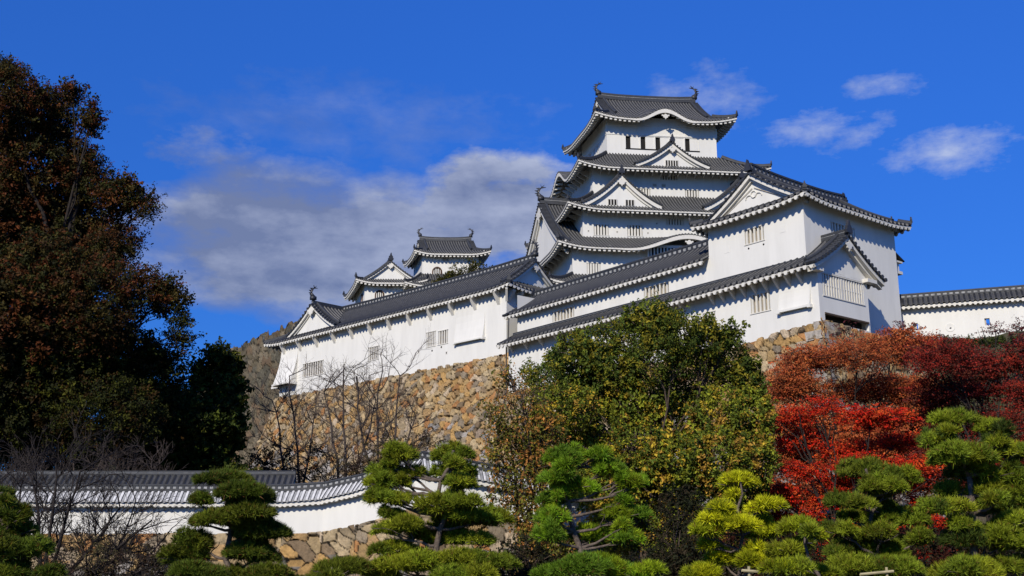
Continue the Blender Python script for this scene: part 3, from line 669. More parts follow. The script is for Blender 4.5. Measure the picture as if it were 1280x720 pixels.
    mb = MB(); mb.boxF(W, 6.0, 7.3, 24.95, 25.25, -.55, .02); part("purlin_end", mb, M_TR, w); mb = MB(); mb.boxF(W, -.75, .2, 24.85, 25.1, -.5, .02); part("purlin_end", mb, M_TR, w)
    ridge(roof, FY.P(np.linspace(-.5, 1.75, 4), np.full(4, cx), 28.4), .45, .55)
build_turret()

# ------------------------------------------------------------------ long two-tier gallery running left from the turret
def build_gallery():
    root = empty("long_gallery", FY.P(20, 0, 20.2), "white two-tier gallery stepping down left from the corner turret behind the green tree", "gallery")
    W = lambda x, z, d: FY.P(x, d, z)
    r1 = (4.75, 6.75, 22.7, 24.2); r2 = (10.6, 11.95, 22.65, 23.65); r3 = (27, 29, 22.4, 23.7)
    w = wall(root, W, 0, 39, 19.9, 25.5, [r1, r2, r3]); window(w, W, r1, 5, .16); window(w, W, r2, 4, .14); window(w, W, r3, 5, .16)
    chute(w, W, .75, 3.8, 22.35, 24.2, .26)
    for u in list(np.arange(1.45, 11.5, 1.15)) + list(np.arange(14.2, 39, 2.4)): strut(w, W, u, 25.1, .8, .95, .2)
    W1 = lambda x, z, d: FY.P(x, 1.2 + d, z)
    r4 = (17.0, 20.2, 26.75, 27.75); r5 = (29.95, 33.3, 26.8, 27.85)
    w1 = wall(root, W1, 12.05, 39, 26, 29.0, [r4, r5]); window(w1, W1, r4, 7, .15); window(w1, W1, r5, 7, .15)
    wall(root, lambda x, z, d: FY.P(39 - d, x, z), 0, 8, 19.9, 25.5); wall(root, lambda x, z, d: FY.P(39 - d, x, z), 1.2, 8, 25.5, 30.8); wall(root, lambda x, z, d: FY.P(x, 8 - d, z), 12, 39, 19.9, 29)
    # lower lean-to roof; its right end lifts into the bay gable
    L = 40.2; zp = lambda q: 25.35 + 3.05 * (.72 * q / 4.7 + .28 * (q / 4.7) ** 2)
    o = FY.P(-.65, -1.2, 0); edge = lambda x: o + np.asarray(x)[:, None] * FY.U
    zf = lambda x, q: zp(np.asarray(q, float)) - .25 * np.clip((np.asarray(x, float)) / 12, 0, 1) + .0 * q
    mb = MB(); slope(mb, edge, FY.V, zf, lambda x: np.full_like(x, 2.5), [(2.43, L)], .62, .2, 5)
    roof = part("lower_roof", mb, [M_VAL, M_TILE, M_JOINT], root)
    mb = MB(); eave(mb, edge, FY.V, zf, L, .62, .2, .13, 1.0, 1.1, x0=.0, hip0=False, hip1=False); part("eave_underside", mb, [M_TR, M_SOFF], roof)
    ridge(roof, FY.P(np.linspace(2.0, 39.4, 6), np.full(6, 1.05), zp(np.full(6, 2.25)) - .25), .3, .34, name="flashing_ridge")
    # upper roof
    L = 28.2; o1 = FY.P(12.05, .35, 0); e1 = lambda x: o1 + np.asarray(x)[:, None] * FY.U
    zf1 = lambda x, q: 28.6 + 2.75 * (.8 * np.asarray(q, float) / 4.2 + .2 * (np.asarray(q, float) / 4.2) ** 2) + 0 * x
    mb = MB(); slope(mb, e1, FY.V, zf1, lambda x: np.full_like(x, 4.2), [(0, L)], .62, .2, 5)
    o2 = FY.P(12.05, 8.75, 0); e2 = lambda x: o2 + np.asarray(x)[:, None] * FY.U
    slope(mb, e2, -FY.V, zf1, lambda x: np.full_like(x, 4.2), [(0, L)], .62, .2, 4)
    roof = part("upper_roof", mb, [M_VAL, M_TILE, M_JOINT], root)
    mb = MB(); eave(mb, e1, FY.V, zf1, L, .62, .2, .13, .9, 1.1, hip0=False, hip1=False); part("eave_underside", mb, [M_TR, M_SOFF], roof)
    ridge(roof, FY.P(np.linspace(12.1, 39.9, 8), np.full(8, 4.55), 31.2), .42, .75, .62)
    zp2 = lambda ww: zf1(0, 4.2 - np.clip(np.abs(ww), 0, 4.2))
    gable_front(roof, lambda ww, d, z: FY.P(40.2 + np.asarray(d, float), 4.55 + np.asarray(ww, float), z), zp2, 4.2, 28.3, .35, .5, 1.0, 0, 'demon', .6, kudari=False)
    mb = MB(); mb.tube([W(38.9, 28, -.05), W(38.9, 25.6, -.12)], .07, 6); mb.tube([W(39.05, 25.0, -.25), W(39.05, 20.3, -.25), W(39.05, 15, -1.6)], .08, 6); part("downpipe", mb, M_PIPE, w)
build_gallery()

# ------------------------------------------------------------------ left gallery with cross gable
def build_left_gallery():
    root = empty("left_gallery", FL.P(21, 4, 24.8), "long low white gallery above the bare trees, small fish-topped gable at its left end", "gallery")
    W = lambda x, z, d: FL.P(x, d, z)
    rs = [(33.5, 38.0, 27.0, 28.75), (22.05, 24.1, 27.4, 29.0), (11.65, 13.25, 27.55, 29.25), (9.5, 11.15, 27.55, 29.1)]
    w = wall(root, W, 0, 43.2, 24.6, 32.4, rs)
    for r, n in zip(rs, (9, 5, 5, 4)): window(w, W, r, n, .15)
    chute(w, W, 3.4, 8.1, 27.3, 30.2, .34); chute(w, W, 39.3, 43.2, 26.5, 31.0, 1.1)
    for x, z, s in ((14.6, 27.2, 'square'), (12.2, 27.0, 'round'), (10.6, 27.2, 'round'), (9.7, 26.4, 'square')): loophole(w, W, x, z, .4, s)
    for x in np.arange(1.2, 42.5, 3.75): strut(w, W, x, 32.1, .85, 1.5, .42)
    Wl = lambda x, z, d: FL.P(43.2 - d, x, z); wl = wall(root, Wl, 0, 10.5, 24.6, 32.4); chute(wl, Wl, 0, 4, 26.5, 31.0, 1.8)
    Wr = lambda x, z, d: FL.P(0 + d, x, z); wr = wall(root, Wr, 0, 10.5, 24.6, 32.4)
    for x in (.25, 1.6, 3.2): strut(wr, Wr, x, 32.0, 1.0, 1.3, .4)
    strut(wr, lambda x, z, d: FL.P(0 + x + d * .7, d * .7, z), 0, 32.1, 1.2, 1.3, .35)
    wall(root, lambda x, z, d: FL.P(x, 10.5 - d, z), 0, 43.2, 24.6, 32.4)
    hip_roof(root, FL, -1.35, 46.2, -1.0, 11.2, 32.25, 4.2, 6.1, 6.1, gv=(1.7, 5.7), c=.25, lift=.35, R=4, ov=(1.0, 1.3), h=.13, scallop=1.1, raft=0, pitch=.62, r=.2,
             rh=.45, rw=.5, lattice=.62, ends=('fish', 'demon'), gab=(True, False), asc=.95, bw=.42, pend=.7)
    gable_roof(root, FL, 'v', 36.5, -.15, 7, 5.35, 33.1, 3.6, .3, .6, .19, bw=.45, pend=1.2, asc=.95, apex='fish', vr=.16, ov=.45)
build_left_gallery()

# ------------------------------------------------------------------ two small turrets far left
def arch_window(parent, W, x, z, w=1.3, h=1.5):
    mb = MB(); th = np.linspace(0, math.pi, 9)
    out = [(x - w / 2, z)] + [(x - w / 2 * math.cos(t), z + h - w / 2 + w / 2 * math.sin(t)) for t in th] + [(x + w / 2, z)]
    mb.prism([W(a, b, -.02) for a, b in out], W(0, 0, .05) - W(0, 0, 0), 1)
    mb.tube([W(a, b, -.05) for a, b in out], .13, 5, 2)
    for i in range(4): xx = x - w / 2 + w * (i + .5) / 4; mb.boxF(W, xx - .08, xx + .08, z + .05, z + h - .25, -.08, -.02, 0)
    mb.boxF(W, x - w / 2 - .25, x + w / 2 + .25, z - .2, z, -.12, 0, 2)
    return part("arched_window", mb, [M_TR, M_DARK, M_BELL], parent)
def build_small_turrets():
    root = empty("small_turret", FW.P(.3, 3, 33), "small white turret with bell-shaped window behind the yellow-green bush on the gallery roof", "turret")
    S = storey(root, FW, -4.1, 4.85, 0., 6.6, 43, 51.9); Wf = W4(FW, -4.1, 4.85, 0, 6.6)['front'][0]
    arch_window(S['front'], Wf, -1.75, 47.75, 1.35, 1.55)
    mb = MB(); mb.boxF(Wf, -.9, .1, 50.3, 50.9, -.03, 0, 1); mb.boxF(Wf, -1, .2, 50.15, 50.3, -.06, .0, 0); part("vent", mb, [M_TR, M_CREAM], S['front'])
    struts_under(root, FW, Wf, np.arange(-3.5, 4.8, 1.2), 51.3, .8, .6, .16)
    hip_roof(root, FW, -5.7, 6.5, -1.3, 7.6, 51.35, 3.3, 4.45, 4.45, gv=(1.6, 1.9), c=.35, lift=.6, R=3.5, ov=(1.3, 1.5), h=.24, raft=.62, pitch=.4, r=.12, rh=.4, rw=.4, asc=.75, bw=.35, pend=.6)
    storey(root, FW, -5.2, 6, -1.0, 8, 33, 45.8)
    hip_roof(root, FW, -7.4, 8.2, -3.0, 10, 45.7, 2.5, 3.0, 3.2, lift=.6, R=3.5, ov=(1.6, 1.8), h=.24, raft=.62, pitch=.4, r=.12, rh=.4, rw=.35, asc=.6)
    root = empty("small_turret", FW.P(-9, 4, 33), "small white turret with a front gable, leftmost roof of the keep's cluster", "turret")
    S = storey(root, FW, -13.2, -5.4, -.8, 8.5, 33, 46.8); Wf = W4(FW, -13.2, -5.4, -.8, 8.5)['front'][0]
    arch_window(S['front'], Wf, -10.9, 43.7, 1.25, 1.5)
    mb = MB(); mb.boxF(Wf, -9.8, -8.8, 45.55, 46.0, -.03, 0, 1); mb.boxF(Wf, -9.9, -8.7, 45.4, 45.55, -.06, 0, 0); part("vent", mb, [M_TR, M_CREAM], S['front'])
    arch_window(S['left'], W4(FW, -13.2, -5.4, -.8, 8.5)['left'][0], 7.0, 43.2, 1.0, 2.0)
    FWs = Fr((-10.19, 172.0), FW.V, FW.U)
    hip_roof(root, FWs, -2.2, 10.2, -14.9, -3.7, 46.3, 3.7, 5.6, 5.6, gv=(1.3, 1.3), c=.4, lift=.6, R=3.5, ov=(1.4, 1.6), h=.24, raft=.62, pitch=.4, r=.12, rh=.4, rw=.4, ends=('demon', 'demon'), asc=.9, bw=.35, pend=.8, gov=.4)
build_small_turrets()

# ------------------------------------------------------------------ plastered boundary walls with tiled caps
def cap_wall(name, label, path, thick, pitch, r, run, rise, mats, capz, group=None, holes=(), h=.18, blocks=2.4, lat=.0, rh=.3):
    """path: list of (x, y, base z, eave z); plaster wall, tiled cap sloping both ways, ridge"""
    P = [np.array(p[:2] + (0,), float) for p in path]; mid = (P[0] + P[-1]) / 2
    root = empty(name, (*mid[:2], path[0][2]), label, "wall", group)
    for i in range(len(path) - 1):
        A, B = P[i], P[i + 1]; L = float(np.linalg.norm(B - A)); d = (B - A) / L; nin = np.cross(UP, d); nin = nin if nin[1] > 0 else -nin   # away from camera
        b0, b1, t0, t1 = path[i][2], path[i + 1][2], path[i][3], path[i + 1][3]
        zb = lambda x: b0 + (b1 - b0) * np.asarray(x, float) / L; zt = lambda x: t0 + (t1 - t0) * np.asarray(x, float) / L
        mb = MB(); hs = [h_ for h_ in holes if h_[0] == i]
        if hs:
            rects = [(h_[1] - h_[3] / 2, h_[1] + h_[3] / 2, h_[2] - h_[4] / 2, h_[2] + h_[4] / 2) for h_ in hs]
            W = lambda x, z, dd: A + d * x + nin * dd + UP * z
            w = wall(root, W, 0, L, b0, t0 + .3, rects, thick); wall(root, lambda x, z, dd: A + d * x + nin * (thick + dd) + UP * z, 0, L, b0, t0 + .3, rects, .01)
        else:
            n = 12; x = np.linspace(0, L, n); f = A + d * x[:, None]; bk = f + nin * thick
            G = [f + UP * zb(x)[:, None], f + UP * (zt(x) + .3)[:, None], bk + UP * (zt(x) + .3)[:, None], bk + UP * zb(x)[:, None]]
            mb.grid(np.stack(G + [G[0]], 1)); w = part("wall_panel", mb, M_PL, root)
        mid_o = nin * (thick / 2); mb = MB(); me_ = MB()
        for sg in (-1, 1):
            o = A + mid_o + sg * nin * run; edge = lambda x, o=o: o + np.asarray(x)[:, None] * d
            zf = lambda x, q: zt(x) + rise * np.asarray(q, float) / run
            slope(mb, edge, -sg * nin, zf, lambda x: np.full_like(x, run), [(0, L)], pitch, r, 3, mats=(0, 1, 2), drop=.08)
            eave(me_, edge, -sg * nin, zf, L, pitch, r, h, run - thick / 2, 1.0, .1, hip0=False, hip1=False)
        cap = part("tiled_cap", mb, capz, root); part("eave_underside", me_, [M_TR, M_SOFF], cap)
        if blocks:
            mb = MB()
            for x in np.arange(blocks / 2, L, blocks):
                Q = lambda a, b, c: A + d * a + nin * b + UP * (c + float(zt(x))); mb.boxF(Q, x - .12, x + .12, -.32, .05, -.32, -.1)
            part("eave_block", mb, M_TR, cap)
        x = np.linspace(0, L, 8); ridge(cap, A + d * x[:, None] + mid_o + UP * (zt(x) + rise - .05)[:, None], .3, rh, lat)
    return root
CAPW = [M_RPL, M_WHITE_T, M_VAL]; CAPD = [M_VAL, M_TILE, M_JOINT]
def build_walls():
    e = (31.0, 98.1); g = (58.0, 88.6); Lw = math.hypot(g[0] - e[0], g[1] - e[1])
    xo = lambda px: (at(px, 400, 95.0)[0] - e[0]) / (g[0] - e[0]) * Lw
    r = cap_wall("parapet_wall", "white plaster wall with loopholes and tiled cap, right of the corner turret", [(*e, 20.5, 24.85), (*g, 20.5, 24.85)], .5, .42, .12, .95, .8, None, CAPD,
                 holes=[(0, xo(1151.5), 23.0, .42, .62), (0, xo(1231), 23.0, .42, .62)], blocks=2.0, lat=.5, rh=.45)
    # round loophole and slit backing
    W = lambda x, z, dd: np.array([e[0], e[1], 0]) + np.array([(g[0] - e[0]) / Lw, (g[1] - e[1]) / Lw, 0]) * x + np.array([-(g[1] - e[1]) / Lw, (g[0] - e[0]) / Lw, 0]) * dd + UP * z
    x = xo(1190); mb = MB(); th = np.arange(20) * math.pi / 10
    ring = np.stack([np.array([W(x + rr * math.cos(a), 22.72 + rr * math.sin(a), -dd) for rr, dd in ((.40, 0), (.38, .03), (.34, .03), (.1, .004))]) for a in np.append(th, 0)]); mb.grid(ring, 0)
    mb.prism([W(x + .1 * math.cos(a) + .03, 22.62 + .1 * math.sin(a), -.008) for a in th], W(0, 0, .02) - W(0, 0, 0), 1); part("round_loophole", mb, [M_PL, M_DARK], r)
    mb = MB(); mb.boxF(W, xo(1151.5) - .21, xo(1151.5) + .12, 22.69, 23.31, .3, .34); part("loophole_backing", mb, M_CREAM, r)
    mb = MB(); xx = xo(1231); mb.boxF(W, xx - .21, xx - .07, 22.69, 23.31, .2, .3); part("loophole_backing", mb, M_CREAM, r)
    cap_wall("boundary_wall", "low white plaster wall with white-jointed tiled cap bending up behind the pines", [(-46, 66, 4.0, 5.86), (-13.2, 66, 4.0, 5.86), (-10.9, 65.7, 4.08, 5.98), (-8.8, 64.8, 4.4, 6.34), (-6.8, 63.6, 4.85, 6.85), (-5.0, 62.4, 5.35, 7.4), (2.5, 64, 4.3, 6.15), (8, 65.5, 4.0, 5.85)],
             .5, .34, .065, .75, .72, None, CAPW, blocks=1.9, lat=.36, rh=.36)
    cap_wall("rear_wall", "wall with dark grey tiled cap, behind the low white boundary wall", [(-44, 74, 4.0, 7.35), (-14.2, 74, 4.0, 7.35)], .5, .38, .11, .9, .8, None, CAPD, blocks=0, rh=.3)
build_walls()

def build_stone():
    P = lambda F, u, v, z: F.P(u, v, z)
    r = empty("stone_rampart", FL.P(20, -2, 11), "sunlit orange and tan stone rampart below the left gallery, behind the bare trees", "stone wall")
    stone_wall("wall_face", P(FL, 43.6, -.08, 24.8), P(FL, -4.5, -.08, 24.8), P(FL, -4.5, -4.9, 6), P(FL, 47.7, -4.9, 6), .72, .14, PAL_TAN, 5, r, grey=PAL_GREY, bulge=.27)
    stone_wall("wall_face", P(FL, 43.3, 12, 24.8), P(FL, 43.3, -.4, 24.8), P(FL, 47.4, -5.2, 6), P(FL, 47.4, 12, 6), .9, .3, PAL_TAN, 6, r, grey=PAL_GREY)
    r = empty("stone_rampart", FY.P(10, -2, 10), "tan stone rampart under the corner turret, behind the red maples", "stone wall")
    stone_wall("wall_face", P(FY, 39.2, -.1, 20.15), P(FY, 8, -.1, 20.15), P(FY, 8, -3.2, 6), P(FY, 39.2, -3.2, 6), .85, .2, PAL_TAN, 7, r, grey=PAL_GREY)
    stone_wall("wall_face", P(FY, 8.3, -.1, 20.15), P(FY, -.45, -.1, 20.95), P(FY, -3.55, -3.2, 6), P(FY, 8.3, -3.2, 6), .75, .11, PAL_TAN, 8, r, grey=PAL_GREY, bulge=.2)
    stone_wall("wall_face", P(FY, -.1, -.45, 20.95), P(FY, -.1, 15, 20.6), P(FY, -3.2, 15, 6), P(FY, -3.2, -3.55, 6), .8, .16, PAL_TAN, 9, r, grey=PAL_GREY)
    rq = np.random.default_rng(77)
    for k in range(9):
        z1 = 20.9 - k * .78; z0 = z1 - .74; t = (20.95 - z1) / 14.95 * 3.1; la, lb = (1.7, .75) if k % 2 else (.8, 1.6); c0 = -.28 - t + rq.uniform(-.05, .05); c1 = c0 - .74 / 14.95 * 3.1
        mb = MB(); Pq = [FY.P(u, v, z) for z, cc in ((z0, c1), (z1, c0)) for u, v in ((cc, cc), (cc + la, cc), (cc + la, cc + lb), (cc, cc + lb))]
        Pq = np.array(Pq) + rq.normal(0, .03, (8, 3)); mb.add(Pq, [[0, 1, 2, 3], [7, 6, 5, 4], [0, 4, 5, 1], [1, 5, 6, 2], [2, 6, 7, 3], [3, 7, 4, 0]], 0, np.array([.40, .36, .30]) * rq.uniform(.75, 1.1))
        part("corner_stone", mb, [M_STONE], r)
    r = empty("stone_rampart", (-45, 178, 10), "tall dark mossy stone rampart behind the left gallery's end", "stone wall")
    stone_wall("wall_face", at(262, 446, 186.), at(378, 399, 160.), at(400, 640, 146), at(220, 640, 178), 1.25, .3, PAL_MOSS, 10, r, rough_top=1.2, bulge=.22)
    r = empty("stone_footing", (-10, 65, 1), "tan stone footing under the low white boundary wall", "stone wall")
    for i, (a, b) in enumerate((((-46, 66, 4.05), (-13.2, 66, 4.05)), ((-13.2, 66, 4.05), (-10.9, 65.7, 4.13)), ((-10.9, 65.7, 4.13), (-8.8, 64.8, 4.45)), ((-8.8, 64.8, 4.45), (-5, 62.4, 5.4)), ((-5, 62.4, 5.4), (2.5, 64, 4.35)), ((2.5, 64, 4.35), (8, 65.5, 4.05)))):
        a = np.array(a, float); b = np.array(b, float); o = np.array([0, -.06, 0]); q = np.array([0, -.9, 0])
        A0 = a + q; A0[2] = -.2; B0 = b + q; B0[2] = -.2
        stone_wall("wall_face", a + o, b + o, B0, A0, .75, .08 if i in (1, 2, 3, 4) else .12, PAL_TAN, 20 + i, r, rough_top=.1, bulge=.13, grey=PAL_GREY)
build_stone()

# ------------------------------------------------------------------ vegetation
def unit(v): return v / (np.linalg.norm(v, axis=-1, keepdims=True) + 1e-9)
def leaf_quads(mb, C, size, rg, col, flat=0.0, m=0, face=.8):
    """one small diamond-shaped leaf (or leaf spray) per centre"""
    n = len(C); N = unit(unit(rg.normal(size=(n, 3))) + face * np.array([-.34, -.76, .56]) + np.array([0, 0, flat]))     # leaves turn to the light
    a = unit(np.cross(N, rg.normal(size=(n, 3)))); b = np.cross(N, a)
    l = (size * rg.uniform(.7, 1.35, n))[:, None]; w = l * rg.uniform(.42, .68, n)[:, None]; k = np.cross(a, b) * l * .12
    V = np.stack([C - a * l * .5, C + b * w * .5 + k, C + a * l * .5, C - b * w * .5 + k], 1)
    i = np.arange(n * 4).reshape(n, 4); mb.add(V.reshape(-1, 3), i, m, np.repeat(col, 4, axis=0))
def wig(p, q, rg, n=6, amp=.08, sag=0.0):
    t = np.linspace(0, 1, n)[:, None]; P = p + (q - p) * t; L = np.linalg.norm(q - p)
    off = np.cumsum(rg.normal(0, amp * L / n, (n, 3)), 0); off = off - off[:1]; off -= off[-1:] * t
    P = P + off; P[:, 2] += sag * L * (4 * t * (1 - t))[:, 0]; return P
def pick(rg, pal, n):
    pal = np.asarray(pal, float); return pal[rg.integers(0, len(pal), n)] * rg.uniform(.7, 1.3, (n, 1))
def broadleaf(name, label, cat, Y, blobs, pal, base, leaf=.16, dens=26, clump=.55, seed=1, flat=0.0, squash=1.0, bark=None, group=None, trunks=1, tr=.28, inner=.55, limbs=True, per=22, leafmat=None, rise=.25):
    """tree with a trunk, limbs to every mass of the crown, and leaves gathered in clumps round each mass"""
    rg = np.random.default_rng(seed); bx = at(base, 700, Y); bz = float(ground_z(bx[0], Y)); b0 = np.array([bx[0], Y, bz])
    root = empty(name, b0, label, cat, group); mb = MB(); mt = MB(); cents = []
    for bl in blobs:
        if flat: bl = (bl[0] + rg.uniform(-8, 8), bl[1] + rg.uniform(-9, 9), bl[2] * rg.uniform(.85, 1.2), bl[3] * rg.uniform(.85, 1.35), *bl[4:])
        cx, cy, rx, ry = bl[:4]; dy = bl[4] if len(bl) > 4 else rg.uniform(-1, 1) * rx * mpp(cy, Y) * .8; df = bl[5] if len(bl) > 5 else 1.0
        c = at(cx, cy, Y + dy); sc = mpp(cy, Y); R = np.array([rx * sc, min(rx, ry * 1.6) * sc * .85, ry * sc]); cents.append((c, R))
        area = (R[0] * R[2]) ** .8 * 4 * math.pi ** .2; n = max(8, int(area * dens * 3.4 * df / per))
        d = unit(rg.normal(size=(n, 3))); rad = rg.uniform(inner, 1.02, n)[:, None] ** .7
        cc = c + d * R * rad; hue = pick(rg, pal(bl, cy), n)
        k = rg.integers(int(per * .6), int(per * 1.4), n); ii = np.repeat(np.arange(n), k)
        tw = unit(d * .7 + rg.normal(0, .45, (n, 3)) + np.array([0, 0, rise])); tw[:, 2] *= squash; ln = clump * rg.uniform(1.2, 2.6, n)[:, None]
        u = rg.random((len(ii), 1)); L = cc[ii] + tw[ii] * ln[ii] * (u - .45) + rg.normal(size=(len(ii), 3)) * clump * .34 * (1.15 - .75 * u) * np.array([1, 1, .8 * squash])
        for q in range(0, n, 3): mt.tube([cc[q] - tw[q] * ln[q] * .6, cc[q] + tw[q] * ln[q] * .45], [.022, .007], 3)
        col = hue[ii] * rg.uniform(.55, 1.5, (len(ii), 1))
        leaf_quads(mb, L, leaf * rg.uniform(.75, 1.25), rg, np.clip(col, .004, .7), flat)
    stems = [b0 + np.array([rg.uniform(-.8, .8) * (i > 0), rg.uniform(-.6, .6) * (i > 0), -.3]) for i in range(trunks)]
    zc = np.array([c for c, _ in cents]); top = zc[:, 2].max(); mid = zc.mean(0)
    for i, st in enumerate(stems):
        tip = np.array([mid[0] + (i - (trunks - 1) / 2) * 1.6, Y + rg.uniform(-.5, .5), bz + (top - bz) * .8]); T = wig(st, tip, rg, 9, .12)
        mt.tube(T, np.linspace(tr, tr * .22, 9), 8)
        if limbs:
            for j, (c, R) in enumerate(cents):
                if j % trunks != i: continue
                hgt = np.clip((c[2] - bz) / (top - bz), .1, 1); s = T[int(np.clip(hgt * 9 * .62, 1, 7))]
                Lb = wig(s, c, rg, 7, .16, .05); mt.tube(Lb, np.linspace(tr * .38, .03, 7), 5)
                for _ in range(7):
                    e = c + unit(rg.normal(size=3)) * R * .95; mt.tube(wig(Lb[rg.integers(3, 7)], e, rg, 5, .2), np.linspace(.05, .012, 5), 3)
    part("crown", mb, [leafmat or M_LEAF], root); part("trunk", mt, [bark or M_BARK], root, True); return root

P_BIG = lambda bl, cy: [(.060, .028, .008), (.095, .034, .009), (.032, .026, .006), (.036, .036, .007), (.065, .045, .009), (.10, .030, .009), (.022, .022, .005)] if cy < 400 else [(.035, .040, .005), (.065, .065, .008), (.050, .026, .006), (.018, .022, .004), (.025, .025, .005)]
broadleaf("broadleaf_tree", "huge dark tree with reddish brown leaves filling the left edge", "tree", 79,
          [(0, 125, 50, 44), (62, 140, 34, 34), (45, 215, 70, 68), (112, 150, 10, 26, 0, .6), (105, 225, 30, 40), (150, 245, 26, 24, -1, .7), (182, 258, 14, 18, -1, .6), (-20, 280, 80, 90), (85, 310, 68, 62), (145, 300, 28, 34, 0, .7), (20, 395, 80, 80),
           (112, 385, 66, 62), (178, 365, 32, 34, 0, .6), (212, 372, 22, 22, 0, .5), (226, 415, 16, 26, 0, .5), (50, 465, 90, 58), (150, 450, 58, 42, 1, .8), (-30, 470, 80, 90), (12, 92, 16, 16, 0, .6), (90, 112, 10, 12, 0, .6), (60, 560, 90, 50, 3), (190, 470, 40, 40, 2, .7), (185, 520, 60, 50, 4), (95, 430, 60, 45, -2), (60, 350, 50, 60, -3), (130, 520, 70, 50, -2), (30, 520, 70, 50, -2), (-90, 350, 90, 120), (-90, 180, 80, 90)],
          P_BIG, 30, leaf=.23, dens=190, clump=.8, seed=3, tr=.6, bark=M_BARKD, per=40, inner=.4, rise=-.1)

P_GRN = lambda bl, cy: ([(.10, .125, .014), (.060, .088, .013), (.20, .17, .016), (.055, .08, .013), (.13, .14, .014)] if cy < 500 else
                        [(.20, .22, .018), (.11, .14, .017), (.40, .28, .026), (.085, .115, .015), (.24, .25, .02), (.33, .19, .03), (.13, .16, .018)])
broadleaf("broadleaf_tree", "tall olive green tree with golden leaf tips, in front of the two-tier gallery", "tree", 58,
          [(815, 402, 34, 20), (790, 425, 30, 28), (845, 422, 34, 26), (822, 450, 44, 34), (748, 430, 28, 22), (722, 455, 40, 30), (762, 470, 36, 34), (882, 425, 24, 26), (906, 452, 30, 32), (870, 470, 40, 34), (690, 480, 32, 28), (705, 515, 44, 32),
           (933, 478, 20, 32), (938, 520, 28, 32), (800, 505, 46, 36), (750, 525, 44, 32), (850, 520, 44, 34), (900, 520, 34, 34), (690, 560, 40, 34), (735, 575, 44, 34), (790, 560, 50, 36), (845, 575, 46, 36), (895, 575, 44, 36), (940, 575, 28, 34),
           (760, 615, 42, 32), (820, 622, 44, 34), (880, 630, 44, 34), (930, 625, 30, 32), (775, 660, 40, 32), (840, 670, 40, 32), (905, 670, 36, 30), (917, 415, 8, 15, 0, .5), (818, 384, 14, 9, 0, .7), (725, 425, 12, 10, 0, .6), (665, 470, 12, 14, 0, .5)],
          P_GRN, 812, leaf=.165, dens=170, clump=.48, seed=8, trunks=4, tr=.2, per=34, inner=.55, rise=.7)
P_OLV = lambda bl, cy: [(.20, .165, .02), (.11, .11, .017), (.30, .14, .028), (.09, .095, .017), (.34, .15, .035), (.13, .13, .02)]
broadleaf("broadleaf_tree", "thin olive and orange tree with see-through crown, left of the tall green tree", "tree", 52,
          [(655, 500, 30, 30, 0, .8), (625, 520, 26, 34, 0, .7), (665, 545, 42, 40, 0, .9), (628, 570, 30, 36, 0, .7), (680, 590, 40, 36, 0, .9), (640, 615, 34, 30, 0, .6), (665, 645, 38, 34, 0, .8), (635, 470, 16, 18, 0, .5), (690, 680, 44, 40)],
          P_OLV, 662, leaf=.15, dens=75, clump=.5, seed=12, trunks=2, tr=.13, per=16, inner=.2)
P_SHR = lambda bl, cy: [(.02, .022, .008), (.03, .022, .010), (.015, .018, .006)]
broadleaf("shrub", "dark shrub under the tall green tree, between two pines", "shrub", 50, [(845, 690, 40, 40), (880, 710, 40, 30), (820, 720, 40, 30), (850, 640, 30, 30, 2)], P_SHR, 850, leaf=.15, dens=110, clump=.45, seed=14, tr=.08)
broadleaf("shrub", "dark shrub at the foot of the thin olive tree", "shrub", 49, [(660, 700, 40, 30), (640, 725, 40, 25), (690, 735, 40, 30)], P_SHR, 660, leaf=.14, dens=90, clump=.4, seed=15, tr=.08)
broadleaf("shrub", "brown leafless scrub at the foot of the bare tree, lower left", "shrub", 55, [(110, 705, 50, 26), (170, 715, 50, 24), (220, 700, 40, 24), (60, 715, 40, 24)], lambda b, c: [(.05, .03, .02), (.03, .022, .016), (.06, .05, .02)], 140, leaf=.12, dens=60, clump=.5, seed=16, tr=.06, bark=M_TWIGD)
broadleaf("bush", "yellow-green bush rising over the left gallery roof by the small turret", "bush", 150, [(575, 346, 18, 7), (590, 339, 16, 7), (606, 338, 10, 5), (556, 351, 14, 6), (580, 352, 26, 7), (566, 338, 6, 8, 0, .4), (592, 332, 6, 6, 0, .4)], lambda b, c: [(.09, .075, .008), (.05, .05, .008), (.03, .035, .008)], 575, leaf=.3, dens=40, clump=.7, seed=17, tr=.15)
broadleaf("clipped_hedge", "low clipped green hedge along the foot of the loopholed wall, right edge", "hedge", 88, [(1165 + 24 * i, 428, 22, 6, 0) for i in range(7)], lambda b, c: [(.05, .065, .012), (.035, .045, .01)], 1230, leaf=.14, dens=110, clump=.3, seed=18, tr=.06)

